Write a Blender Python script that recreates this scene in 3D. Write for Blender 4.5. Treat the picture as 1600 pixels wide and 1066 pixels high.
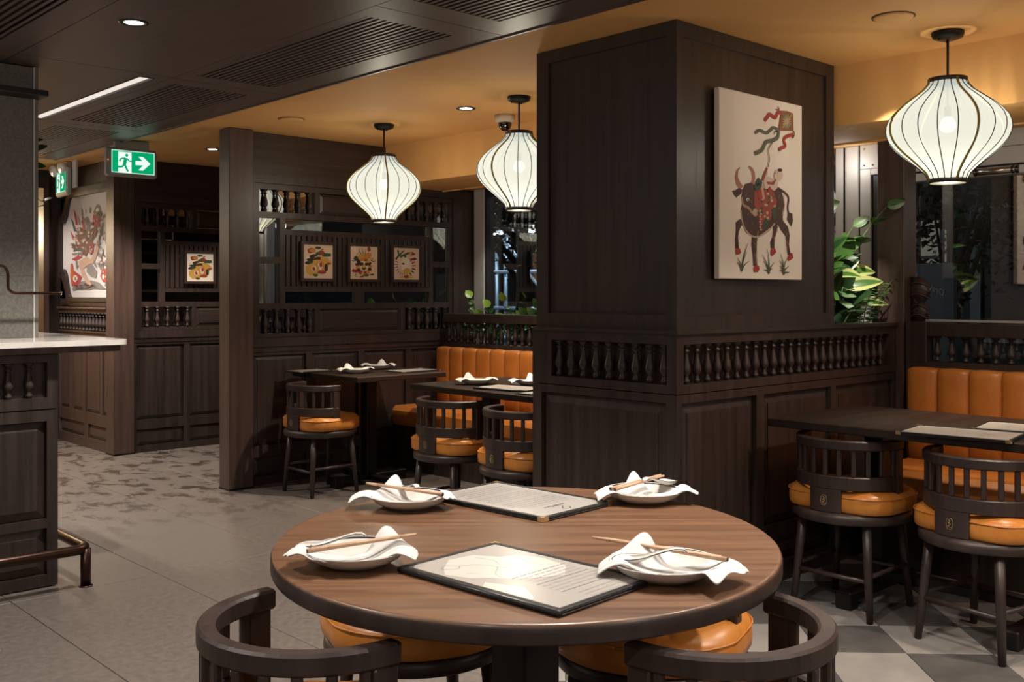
import bpy, bmesh, math, random
from mathutils import Vector, Matrix
from mathutils.geometry import tessellate_polygon
for o in list(bpy.data.objects): bpy.data.objects.remove(o)
SC = bpy.context.scene
COL = SC.collection
PI = math.pi
# ------------------------------------------------------------------ camera, world, exposure
TL = math.radians(42.97)
cam_d = bpy.data.cameras.new('camera'); cam = bpy.data.objects.new('camera', cam_d); COL.objects.link(cam)
cam.location = (0, 0, 1.27)
cam.rotation_euler = (PI/2, 0, -TL)
cam_d.sensor_width = 36.0; cam_d.sensor_fit = 'HORIZONTAL'
cam_d.lens = 36.0*1594/1600
cam_d.shift_y = -72.0/1600
cam_d.clip_start = 0.02
SC.camera = cam
W = bpy.data.worlds.new('night'); SC.world = W; W.use_nodes = True
W.node_tree.nodes['Background'].inputs[0].default_value = (0.30, 0.42, 0.60, 1)
W.node_tree.nodes['Background'].inputs[1].default_value = 0.010
SC.view_settings.view_transform = 'Standard'; SC.view_settings.look = 'None'
SC.view_settings.gamma = 1.0; SC.view_settings.use_curve_mapping = False
SC.view_settings.exposure = 0.7

CZ = 2.358          # cream ceiling
DZ = 2.338          # dark timber ceiling
def lamp(name, kind, loc, energy, color=(1, .86, .68), size=.05, spot=None, blend=.5, target=None, parent=None):
    d = bpy.data.lights.new(name, kind); d.energy = energy; d.color = color
    if kind == 'AREA': d.size = size
    else: d.shadow_soft_size = size
    if kind == 'SPOT': d.spot_size = math.radians(spot or 80); d.spot_blend = blend
    o = bpy.data.objects.new(name, d); COL.objects.link(o); o.location = loc
    if target is not None:
        o.rotation_euler = (Vector(target)-Vector(loc)).to_track_quat('-Z', 'Y').to_euler()
    if parent: o.parent = parent
    return o
WARM = (1, .84, .66); NEUT = (1, .91, .81)
# downlights (those in view get a fitting further down); unseen ones beside and behind the camera are added fill
DOWN = [  # x, y, z, watts, colour, cone
    (1.639, 3.932, DZ, 105, NEUT, 110), (3.852, 4.529, CZ, 85, WARM, 110), (2.45, .65, DZ, 70, NEUT, 100), (3.551, 7.088, CZ, 50, WARM, 120),
    (1.95, 1.75, DZ, 66, NEUT, 105), (1.64, 1.35, DZ, 42, NEUT, 110), (1.64, -0.9, DZ, 60, NEUT, 120),
    (3.62, 1.30, CZ, 55, WARM, 110), (3.85, -0.8, CZ, 70, WARM, 120), (0.2, 2.6, DZ, 65, NEUT, 120),
    (-0.6, 0.4, DZ, 60, NEUT, 120), (1.64, 6.4, DZ, 70, NEUT, 120), (2.55, 7.7, DZ, 115, NEUT, 120), (2.45, 9.0, CZ, 42, NEUT, 130),
    (4.3, 7.2, CZ, 25, WARM, 120),
]
for i, (x, y, z, e, c, s) in enumerate(DOWN):
    lamp('downlight_or_fill', 'SPOT', (x, y, z-.03), e, c, .035, s, .6, target=(x, y, 0))
# soft unseen fill lamps added beside and behind the camera
for x, y, z, e in ((-1.2, 2.2, 1.95, 16), (-.9, -1.4, 1.95, 22), (1.5, -1.9, 1.95, 22), (3.9, -1.4, 1.95, 16), (-1.4, 5.2, 1.95, 14), (1.7, 8.2, 1.95, 10)):
    lamp('unseen_fill_light', 'POINT', (x, y, z), e, (1, .90, .78), .2)
# street light outside, with some fill
lamp('street_or_fill_light', 'POINT', (9.5, 11.2, 3.2), 260, (.75, .88, 1), .1)
lamp('street_or_fill_light', 'POINT', (8.2, 0.2, 3.4), 8, (.9, .95, 1), .1)
lamp('street_or_fill_light', 'POINT', (6.5, 4.3, 2.7), 9, (.85, .92, 1), .1)  # unseen lamp added to brighten the notice board
lamp('planter_fill_spot', 'SPOT', (4.20, 2.02, 2.31), 85, (1, .95, .78), .03, 26, .5, target=(4.80, 2.68, 1.36))  # unseen spot added to brighten the planter leaves
lamp('planter_fill_spot', 'SPOT', (5.13, 5.55, 2.08), 16, (1, .95, .85), .03, 100, .6, target=(5.12, 5.5, .8))  # another added spot without a fitting, for the pothos

lamp('frame_fill_lamp', 'POINT', (5.14, 2.86, 1.99), .8, (1, .95, .88), .05)  # unseen lamp added to lift the dark window frames
# ------------------------------------------------------------------ materials
MATS = {}
def nt(m): return m.node_tree.nodes, m.node_tree.links
def mat(name, col, rough=.5, metal=0., spec=.5, emit=None, es=0., coat=0.):
    m = bpy.data.materials.new(name); m.use_nodes = True
    b = m.node_tree.nodes['Principled BSDF']
    b.inputs['Base Color'].default_value = (*col, 1); b.inputs['Roughness'].default_value = rough
    b.inputs['Metallic'].default_value = metal; b.inputs['Specular IOR Level'].default_value = spec
    if coat: b.inputs['Coat Weight'].default_value = coat; b.inputs['Coat Roughness'].default_value = .15
    if emit: b.inputs['Emission Color'].default_value = (*emit, 1); b.inputs['Emission Strength'].default_value = es
    MATS[name] = m; return m
def noise_col(m, c1, c2, scale=(4, 4, 4), detail=6, nscale=1.0, rough=(None, None), bump=0., lo=.3, hi=.7, coord='Object', bscale=None):
    N, L = nt(m); b = N['Principled BSDF']
    tc = N.new('ShaderNodeTexCoord'); mp = N.new('ShaderNodeMapping'); mp.inputs['Scale'].default_value = scale
    L.new(tc.outputs[coord], mp.inputs['Vector'])
    n = N.new('ShaderNodeTexNoise'); n.inputs['Scale'].default_value = nscale; n.inputs['Detail'].default_value = detail; n.inputs['Roughness'].default_value = .6
    L.new(mp.outputs[0], n.inputs['Vector'])
    r = N.new('ShaderNodeValToRGB'); r.color_ramp.elements[0].position = lo; r.color_ramp.elements[1].position = hi
    r.color_ramp.elements[0].color = (*c1, 1); r.color_ramp.elements[1].color = (*c2, 1)
    L.new(n.outputs['Fac'], r.inputs['Fac']); L.new(r.outputs['Color'], b.inputs['Base Color'])
    if rough[0] is not None:
        mr = N.new('ShaderNodeMapRange'); mr.inputs['To Min'].default_value = rough[0]; mr.inputs['To Max'].default_value = rough[1]
        L.new(n.outputs['Fac'], mr.inputs['Value']); L.new(mr.outputs[0], b.inputs['Roughness'])
    if bump:
        bp = N.new('ShaderNodeBump'); bp.inputs['Strength'].default_value = bump; bp.inputs['Distance'].default_value = .004
        L.new(n.outputs['Fac'], bp.inputs['Height']); L.new(bp.outputs[0], b.inputs['Normal'])
    return n, r
def wood(name, c1, c2, scale=(26, 26, 1.6), rough=(.3, .45), bump=.06, coat=0.):
    m = mat(name, c1, .4, coat=coat); noise_col(m, c1, c2, scale, 7, 1.0, rough, bump, .32, .72); return m
wood('wood', (.024, .0158, .0134), (.052, .0355, .0305), (30, 30, 1.5), (.34, .5))
wood('wood_grain_x', (.024, .0158, .0134), (.052, .0355, .0305), (1.5, 30, 30), (.34, .5))
wood('wood_chair', (.030, .019, .0165), (.053, .0345, .030), (20, 20, 2), (.36, .48), .03)
wood('wood_brown', (.052, .0305, .0245), (.098, .061, .050), (26, 26, 1.5), (.36, .5))
wood('wood_table', (.018, .010, .0075), (.036, .022, .016), (3, 30, 30), (.30, .42), .03)
wood('ceiling_wood', (.075, .050, .042), (.130, .092, .078), (24, 1.6, 24), (.34, .5))
# round table top: straight grain running across the view
m = wood('wood_round', (.082, .037, .0185), (.195, .098, .051), (34, 2.0, 8), (.34, .46), .02, coat=.12)
m = mat('leather', (.44, .125, .018), .34, spec=.5); noise_col(m, (.50, .170, .028), (.66, .260, .050), (9, 9, 9), 5, 1, (.28, .42), .05)
m = mat('leather_back', (.33, .088, .014), .38, spec=.5); noise_col(m, (.42, .136, .024), (.52, .182, .036), (7, 7, 7), 5, 1, (.32, .44), .04)
m = mat('ceiling_paint', (.66, .35, .115), .75); noise_col(m, (.70, .385, .135), (.73, .41, .147), (2, 2, 2))
mat('black_metal', (.012, .010, .009), .42, .4); mat('bronze', (.045, .022, .014), .32, .75); mat('steel', (.55, .53, .50), .25, 1); mat('gold', (.85, .68, .40), .28, 1)
mat('aluminium', (.52, .51, .50), .45, .1); mat('dark_frame', (.03, .031, .033), .4, .3); mat('dark', (.006, .005, .005), .6)
mat('porcelain', (.62, .59, .55), .12, spec=.6); mat('rim_line', (.03, .035, .045), .3); mat('linen', (.60, .595, .585), .85)
mat('napkin_grey', (.30, .27, .24), .85)
m = mat('bamboo', (.36, .19, .10), .45); noise_col(m, (.42, .25, .15), (.56, .36, .23), (60, 60, 60))
mat('chop_tip', (.05, .03, .025), .4)
mat('menu_black', (.012, .012, .013), .38); mat('paper', (.40, .372, .345), .25, spec=.5); mat('ink', (.13, .12, .11), .6); mat('ink_pale', (.21, .195, .18), .6); mat('ink_black', (.02, .02, .02), .6); mat('paper_white', (.56, .55, .51), .25)
m = mat('stone', (.10, .095, .085), .55); noise_col(m, (.098, .092, .082), (.19, .178, .16), (70, 70, 70), 8, 1, (.5, .65), .12, .3, .75)
mat('grout', (.16, .15, .135), .8)
m = mat('marble', (.72, .69, .66), .10, spec=.55); noise_col(m, (.50, .48, .46), (.76, .73, .70), (3, 5, 3), 9, 1, lo=.34, hi=.5)
m = mat('slab', (.16, .14, .13), .45)
n, r = noise_col(m, (.094, .079, .070), (.185, .159, .143), (38, 38, 38), 14, 1, (.30, .46), .06, .22, .78)
# worn dark patches in the walkway (fixed to the floor)
N, L = nt(m); b = N['Principled BSDF']
tc = N.new('ShaderNodeTexCoord'); mp = N.new('ShaderNodeMapping'); mp.inputs['Scale'].default_value = (7.0, 4.6, 1); L.new(tc.outputs['Object'], mp.inputs['Vector'])
n2 = N.new('ShaderNodeTexNoise'); n2.inputs['Scale'].default_value = 1.0; n2.inputs['Detail'].default_value = 14; n2.inputs['Roughness'].default_value = .74; L.new(mp.outputs[0], n2.inputs['Vector'])
r2 = N.new('ShaderNodeValToRGB'); r2.color_ramp.elements[0].position = .525; r2.color_ramp.elements[1].position = .545; L.new(n2.outputs['Fac'], r2.inputs['Fac'])
sx = N.new('ShaderNodeSeparateXYZ'); L.new(tc.outputs['Object'], sx.inputs[0])
mr = N.new('ShaderNodeMapRange'); mr.inputs['From Min'].default_value = 5.0; mr.inputs['From Max'].default_value = 6.2; L.new(sx.outputs['Y'], mr.inputs['Value'])
mu = N.new('ShaderNodeMath'); mu.operation = 'MULTIPLY'; L.new(r2.outputs['Color'], mu.inputs[0]); L.new(mr.outputs[0], mu.inputs[1])
mx = N.new('ShaderNodeMix'); mx.data_type = 'RGBA'; mx.inputs['B'].default_value = (.042, .030, .024, 1)
L.new(mu.outputs[0], mx.inputs['Factor']); L.new(r.outputs['Color'], mx.inputs['A']); L.new(mx.outputs['Result'], b.inputs['Base Color'])
m = mat('tile_light', (.36, .34, .32), .4); noise_col(m, (.22, .203, .19), (.315, .293, .276), (5, 5, 5), 9, 1, (.38, .5), .05)
m = mat('tile_dark', (.15, .14, .13), .4); noise_col(m, (.066, .061, .058), (.11, .104, .099), (5, 5, 5), 9, 1, (.38, .5), .05)
mat('floor_joint', (.05, .045, .04), .8)
mat('canvas', (.84, .77, .70), .8); mat('canvas_warm', (.66, .50, .37), .8); mat('mural_paper', (.56, .525, .525), .7)
ART = dict(horn=(.40, .19, .13), bull=(.085, .045, .040), pink=(.42, .26, .19), cream=(.52, .39, .27), white=(.72, .66, .58), dark=(.025, .02, .02), red2=(.33, .075, .05), red=(.42, .045, .04),
           green=(.055, .085, .06), green2=(.12, .135, .085), skin=(.66, .52, .42), grass=(.085, .10, .06), kite=(.30, .10, .045), yel=(.50, .33, .10), brown=(.12, .075, .05),
           mred=(.36, .05, .045), mgrey=(.20, .175, .16), mgreen=(.085, .105, .075), mbrown=(.16, .075, .055), mcream=(.50, .40, .33), mpeach=(.48, .30, .22), morange=(.42, .11, .04),
           pyel=(.56, .33, .07), pgreen=(.03, .075, .03), pred=(.28, .035, .02), pdark=(.03, .02, .012), pwhite=(.70, .62, .52), porange=(.55, .22, .05))
for k, v in ART.items(): mat('art_'+k, v, .75)
def emis(name, col, s):
    m = bpy.data.materials.new(name); m.use_nodes = True; N, L = nt(m); N.clear()
    e = N.new('ShaderNodeEmission'); e.inputs[0].default_value = (*col, 1); e.inputs[1].default_value = s
    o = N.new('ShaderNodeOutputMaterial'); L.new(e.outputs[0], o.inputs[0]); MATS[name] = m; return m
emis('lamp_glow', (1, .90, .74), 14); emis('strip_glow', (1, .87, .77), .56); emis('sign_green', (.0, .30, .11), .78); emis('sign_white', (.86, .98, .92), .62)
emis('bulb_glow', (1, .98, .9), 1.6); emis('red_led', (1, .05, .02), 3); emis('lit_window', (.55, .50, .40), .22); emis('street_glow', (.75, .9, 1), 12)
# lantern silk: glows through, lets a little of the bulb be seen
m = bpy.data.materials.new('silk'); m.use_nodes = True; N, L = nt(m); N.clear(); MATS['silk'] = m
e = N.new('ShaderNodeEmission'); e.inputs[0].default_value = (.92, .96, .86, 1); e.inputs[1].default_value = .34
tr = N.new('ShaderNodeBsdfTransparent'); tl = N.new('ShaderNodeBsdfTranslucent'); tl.inputs[0].default_value = (.03, .03, .027, 1)
df = N.new('ShaderNodeBsdfDiffuse'); df.inputs[0].default_value = (.025, .025, .022, 1)
m1 = N.new('ShaderNodeMixShader'); m1.inputs[0].default_value = .5; L.new(tl.outputs[0], m1.inputs[1]); L.new(df.outputs[0], m1.inputs[2])
m2 = N.new('ShaderNodeMixShader'); m2.inputs[0].default_value = .13; L.new(m1.outputs[0], m2.inputs[1]); L.new(tr.outputs[0], m2.inputs[2])
ad = N.new('ShaderNodeAddShader'); L.new(m2.outputs[0], ad.inputs[0]); L.new(e.outputs[0], ad.inputs[1])
o = N.new('ShaderNodeOutputMaterial'); L.new(ad.outputs[0], o.inputs[0])
mat('rib_black', (.02, .018, .015), .5); mat('rib_olive', (.30, .25, .08), .5)
def glassy(name, refl, tint):
    m = bpy.data.materials.new(name); m.use_nodes = True; N, L = nt(m); N.clear(); MATS[name] = m
    tr = N.new('ShaderNodeBsdfTransparent'); tr.inputs[0].default_value = (*tint, 1)
    gl = N.new('ShaderNodeBsdfGlossy'); gl.inputs['Roughness'].default_value = 0.0; gl.inputs[0].default_value = (1, 1, 1, 1)
    mx = N.new('ShaderNodeMixShader'); mx.inputs[0].default_value = refl
    L.new(tr.outputs[0], mx.inputs[1]); L.new(gl.outputs[0], mx.inputs[2]); o = N.new('ShaderNodeOutputMaterial'); L.new(mx.outputs[0], o.inputs[0])
glassy('window_glass', .24, (.9, .93, .93))
mat('smoked_mirror', (.46, .46, .44), .015, 1.0)
mat('leaf_green', (.045, .115, .022), .38); mat('leaf_dark', (.018, .05, .016), .4); mat('leaf_lime', (.20, .36, .03), .4); mat('leaf_cream', (.36, .38, .14), .4); mat('stem_green', (.05, .09, .025), .5)
mat('soil', (.02, .014, .01), .9); mat('asphalt', (.035, .035, .037), .8); mat('concrete', (.20, .20, .19), .8); mat('facade', (.035, .035, .032), .8); mat('facade_light', (.10, .097, .09), .8)
mat('bark', (.07, .045, .03), .85); mat('night_leaf', (.02, .032, .016), .7); mat('scaffold_blue', (.35, .45, .55), .4, .5); mat('board_grey', (.20, .225, .26), .6); mat('board_white', (.75, .76, .78), .6)
mat('bench_teal', (.16, .22, .25), .7); mat('hedge_green', (.02, .045, .035), .8); mat('red_paint', (.16, .02, .02), .4); mat('teal_paint', (.03, .22, .25), .4)
mat('plastic_white', (.62, .62, .58), .4); mat('sign_grey', (.30, .32, .31), .45); mat('warm_wall', (.75, .52, .26), .7)
mat('chrome_dark', (.10, .09, .08), .12, 1); mat('paint_white', (.55, .48, .38), .6)

# ------------------------------------------------------------------ builders
class MB:
    def __init__(s, T=None): s.v = []; s.f = []; s.m = []; s.T = T; s.sm = []
    def add(s, vs, fs, mi=0, smooth=False):
        b = len(s.v); T = s.T
        s.v += [T(*p) for p in vs] if T else [tuple(p) for p in vs]
        for f in fs: s.f.append([b+i for i in f]); s.m.append(mi); s.sm.append(smooth)
        return s
    def box(s, x0, x1, y0, y1, z0, z1, c=.0, mi=0):
        if x0 > x1: x0, x1 = x1, x0
        if y0 > y1: y0, y1 = y1, y0
        if z0 > z1: z0, z1 = z1, z0
        if c <= 0:
            vs = [(x, y, z) for x in (x0, x1) for y in (y0, y1) for z in (z0, z1)]
            return s.add(vs, [(0, 1, 3, 2), (4, 6, 7, 5), (0, 4, 5, 1), (2, 3, 7, 6), (0, 2, 6, 4), (1, 5, 7, 3)], mi)
        c = min(c, (x1-x0)*.45, (y1-y0)*.45, (z1-z0)*.45)
        X = (x0, x1); Y = (y0, y1); Z = (z0, z1); sg = (1, -1)
        vs = []; idx = {}
        for i in (0, 1):
            for j in (0, 1):
                for k in (0, 1):
                    for a in range(3):
                        p = [X[i]+sg[i]*c, Y[j]+sg[j]*c, Z[k]+sg[k]*c]
                        p[a] = (X[i], Y[j], Z[k])[a]
                        idx[i, j, k, a] = len(vs); vs.append(tuple(p))
        fs = []
        for i in (0, 1):
            fs.append([idx[i, j, k, 0] for j, k in ((0, 0), (1, 0), (1, 1), (0, 1))])
            fs.append([idx[j, i, k, 1] for j, k in ((0, 0), (1, 0), (1, 1), (0, 1))])
            fs.append([idx[j, k, i, 2] for j, k in ((0, 0), (1, 0), (1, 1), (0, 1))])
            for j in (0, 1):
                fs.append([idx[i, j, 0, 0], idx[i, j, 1, 0], idx[i, j, 1, 1], idx[i, j, 0, 1]])
                fs.append([idx[i, 0, j, 0], idx[i, 1, j, 0], idx[i, 1, j, 2], idx[i, 0, j, 2]])
                fs.append([idx[0, i, j, 1], idx[1, i, j, 1], idx[1, i, j, 2], idx[0, i, j, 2]])
                for k in (0, 1): fs.append([idx[i, j, k, a] for a in range(3)])
        return s.add(vs, fs, mi)
    def lathe(s, prof, n=24, c=(0, 0, 0), mi=0, smooth=True, rx=1., ry=1., cap=True):
        vs = []; fs = []
        for r, z in prof:
            for i in range(n):
                a = 2*PI*i/n; vs.append((c[0]+r*rx*math.cos(a), c[1]+r*ry*math.sin(a), c[2]+z))
        for j in range(len(prof)-1):
            for i in range(n): fs.append((j*n+i, j*n+(i+1) % n, (j+1)*n+(i+1) % n, (j+1)*n+i))
        if cap: fs += [tuple(range(n))[::-1], tuple(range((len(prof)-1)*n, len(prof)*n))]
        return s.add(vs, fs, mi, smooth)
    def tube(s, path, r, n=8, mi=0, cap=True, flat=1.0):
        P = [Vector(p) for p in path]; rr = r if isinstance(r, (list, tuple)) else [r]*len(P)
        vs = []; fs = []; prev = None
        for i, p in enumerate(P):
            t = (P[min(i+1, len(P)-1)]-P[max(i-1, 0)]).normalized()
            u = prev if prev is not None else (Vector((0, 0, 1)) if abs(t.z) < .9 else Vector((1, 0, 0)))
            u = (u-t*u.dot(t)).normalized(); w = t.cross(u); prev = u
            for k in range(n):
                a = 2*PI*k/n; vs.append(tuple(p+(u*math.cos(a)*flat+w*math.sin(a))*rr[i]))
        for i in range(len(P)-1):
            for k in range(n): fs.append((i*n+k, i*n+(k+1) % n, (i+1)*n+(k+1) % n, (i+1)*n+k))
        if cap: fs += [tuple(range(n))[::-1], tuple(range((len(P)-1)*n, len(P)*n))]
        return s.add(vs, fs, mi, True)
    def prism(s, poly, z0, z1, mi=0, smooth=False):      # polygon in first two local coords
        n = len(poly); vs = [(x, y, z0) for x, y in poly]+[(x, y, z1) for x, y in poly]
        return s.add(vs, [tuple(range(n))[::-1], tuple(range(n, 2*n))]+[(i, (i+1) % n, n+(i+1) % n, n+i) for i in range(n)], mi, smooth)
    def arc(s, r0, r1, z0, z1, a0, a1, n=20, c=.004, mi=0, center=(0, 0)):   # curved rail, chamfered section
        sec = [(r0, z0+c), (r0+c, z0), (r1-c, z0), (r1, z0+c), (r1, z1-c), (r1-c, z1), (r0+c, z1), (r0, z1-c)]
        k = len(sec); vs = []; fs = []
        for i in range(n+1):
            a = a0+(a1-a0)*i/n
            for r, z in sec: vs.append((center[0]+r*math.cos(a), center[1]+r*math.sin(a), z))
        for i in range(n):
            for j in range(k): fs.append((i*k+j, i*k+(j+1) % k, (i+1)*k+(j+1) % k, (i+1)*k+j))
        fs += [tuple(range(k))[::-1], tuple(range(n*k, n*k+k))]
        return s.add(vs, fs, mi)
    def poly(s, pts, n=0., mi=0):                       # flat print: pts (u, z) at outward offset n
        tri = tessellate_polygon([[Vector((u, z, 0)) for u, z in pts]])
        return s.add([(u, n, z) for u, z in pts], [tuple(t) for t in tri], mi)
    def stroke(s, pts, w, n=0., mi=0, tip=1.):
        P = [Vector(p) for p in pts]
        if len(P) > 2:                                   # Catmull-Rom smoothing
            Q = []
            for i in range(len(P)-1):
                p0 = P[max(i-1, 0)]; p1 = P[i]; p2 = P[i+1]; p3 = P[min(i+2, len(P)-1)]
                for k in range(4):
                    t = k/4; Q.append(.5*((2*p1)+(p2-p0)*t+(2*p0-5*p1+4*p2-p3)*t*t+(3*p1-p0-3*p2+p3)*t**3))
            P = Q+[P[-1]]
        vs = []; L = len(P)
        for i, p in enumerate(P):
            t = (P[min(i+1, L-1)]-P[max(i-1, 0)])
            if t.length < 1e-9: t = Vector((1, 0))
            t.normalize(); q = Vector((-t.y, t.x)); h = w*.5*(1+(tip-1)*i/max(L-1, 1))
            vs += [(p.x+q.x*h, n, p.y+q.y*h), (p.x-q.x*h, n, p.y-q.y*h)]
        return s.add(vs, [(2*i, 2*i+1, 2*i+3, 2*i+2) for i in range(L-1)], mi)
    def mesh(s, name, mats, recalc=True):
        me = bpy.data.meshes.new(name); me.from_pydata(s.v, [], s.f)
        for k in (mats if isinstance(mats, (list, tuple)) else [mats]): me.materials.append(MATS[k])
        me.polygons.foreach_set('material_index', s.m); me.polygons.foreach_set('use_smooth', s.sm)
        if recalc:
            b = bmesh.new(); b.from_mesh(me); bmesh.ops.recalc_face_normals(b, faces=b.faces); b.to_mesh(me); b.free()
        me.update(); return me
    def build(s, name, mats, parent=None, recalc=True, loc=None, rot=None):
        return link(name, s.mesh(name, mats, recalc), parent, loc, rot)
def link(name, me, parent=None, loc=None, rot=None):
    o = bpy.data.objects.new(name, me); COL.objects.link(o)
    if parent: o.parent = parent
    if loc is not None: o.location = loc
    if rot is not None: o.rotation_euler = rot
    return o
def thing(name, label, cat, loc=(0, 0, 0), rz=0., group=None, kind=None):
    o = bpy.data.objects.new(name, None); COL.objects.link(o); o.location = loc; o.rotation_euler = (0, 0, rz); o.empty_display_size = .05
    if label: o['label'] = label
    if cat: o['category'] = cat
    if group: o['group'] = group
    if kind: o['kind'] = kind
    return o
def tag(o, label=None, cat=None, group=None, kind=None):
    if label: o['label'] = label
    if cat: o['category'] = cat
    if group: o['group'] = group
    if kind: o['kind'] = kind
    return o
def dup(root, label, loc, rz=None, group=None):
    c = root.copy(); COL.objects.link(c); c.location = loc
    if rz is not None: c.rotation_euler = (0, 0, rz)
    c['label'] = label
    if group: c['group'] = group
    for a in list(root.children):
        b = a.copy(); COL.objects.link(b); b.parent = c
        for d in list(a.children):
            e = d.copy(); COL.objects.link(e); e.parent = b
    return c
def FY(y, x0=0.): return lambda u, n, z: (x0+u, y-n, z)      # wall facing -Y, u = +X
def FX(x, y0=0.): return lambda u, n, z: (x-n, y0-u, z)      # wall facing -X, u = -Y (so u runs to the viewer's right)
def cells(mb, us, zs, holes, n0, n1, mi=0):
    """rectangular frame (us, zs outer) minus holes, as merged strips between n0 and n1"""
    U = sorted({us[0], us[1], *[h[0] for h in holes], *[h[1] for h in holes]}); Z = sorted({zs[0], zs[1], *[h[2] for h in holes], *[h[3] for h in holes]})
    U = [u for u in U if us[0]-1e-6 <= u <= us[1]+1e-6]; Z = [z for z in Z if zs[0]-1e-6 <= z <= zs[1]+1e-6]
    for j in range(len(Z)-1):
        run = None; zc = (Z[j]+Z[j+1])/2
        for i in range(len(U)-1):
            uc = (U[i]+U[i+1])/2
            hole = any(h[0] < uc < h[1] and h[2] < zc < h[3] for h in holes)
            if not hole and run is None: run = U[i]
            if hole and run is not None: mb.box(run, U[i], n0, n1, Z[j], Z[j+1], 0, mi); run = None
        if run is not None: mb.box(run, U[-1], n0, n1, Z[j], Z[j+1], 0, mi)
def raised(T, u0, u1, z0, z1, nb, nf, inset, parent, m='wood', name='panel', back=-.004):
    mb = MB(T)
    g = .004; a = (u0+g, u1-g, z0+g, z1-g); b = (u0+inset, u1-inset, z0+inset, z1-inset)
    q = lambda r, n: [(r[0], n, r[2]), (r[1], n, r[2]), (r[1], n, r[3]), (r[0], n, r[3])]
    vs = q(a, back)+q(a, nb)+q(b, nf-.004)+q(b, nf)
    fs = [(0, 1, 2, 3)]
    for k in range(3):
        for i in range(4): fs.append((k*4+i, k*4+(i+1) % 4, k*4+4+(i+1) % 4, k*4+4+i))
    fs.append((12, 13, 14, 15))
    # small step (bead) round the raised field
    mb.add(vs, fs); return mb.build(name, m, parent)
BAL_PROF = [(.60, 0), (.60, .035), (.72, .05), (.72, .10), (.50, .125), (.62, .15), (.40, .175), (.62, .23), (.93, .30), (1.0, .36), (.90, .44), (.62, .58), (.46, .72), (.42, .79), (.72, .81), (.72, .84), (.42, .86), (.50, .90), (.80, .93), (.95, .95), (.95, 1.0)]
_bal = {}
def baluster(parent, x, y, z0, h, r=.021, m='wood', n=10):
    k = (round(h, 3), r, m, n)
    if k not in _bal: _bal[k] = MB().lathe([(a*r, b*h) for a, b in BAL_PROF], n).mesh('baluster', m)
    return link('baluster', _bal[k], parent, (x, y, z0))
def parse_art(txt, mb, pal, u0, z0, n0=.0012, step=.00004, tr=None):
    for i, ln in enumerate(txt.strip().split('\n')):
        k, c, pts = ln.split(';'); P = [tuple(map(float, p.split(','))) for p in pts.split()]
        P = [(u0+a, z0+b) for a, b in P]
        if tr: P = [tr(*p) for p in P]
        if c not in pal: pal.append(c)
        if k == 'p': mb.poly(P, n0+i*step, pal.index(c))
        else: _, w, t = k.split(':'); mb.stroke(P, float(w), n0+i*step, pal.index(c), float(t))
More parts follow.
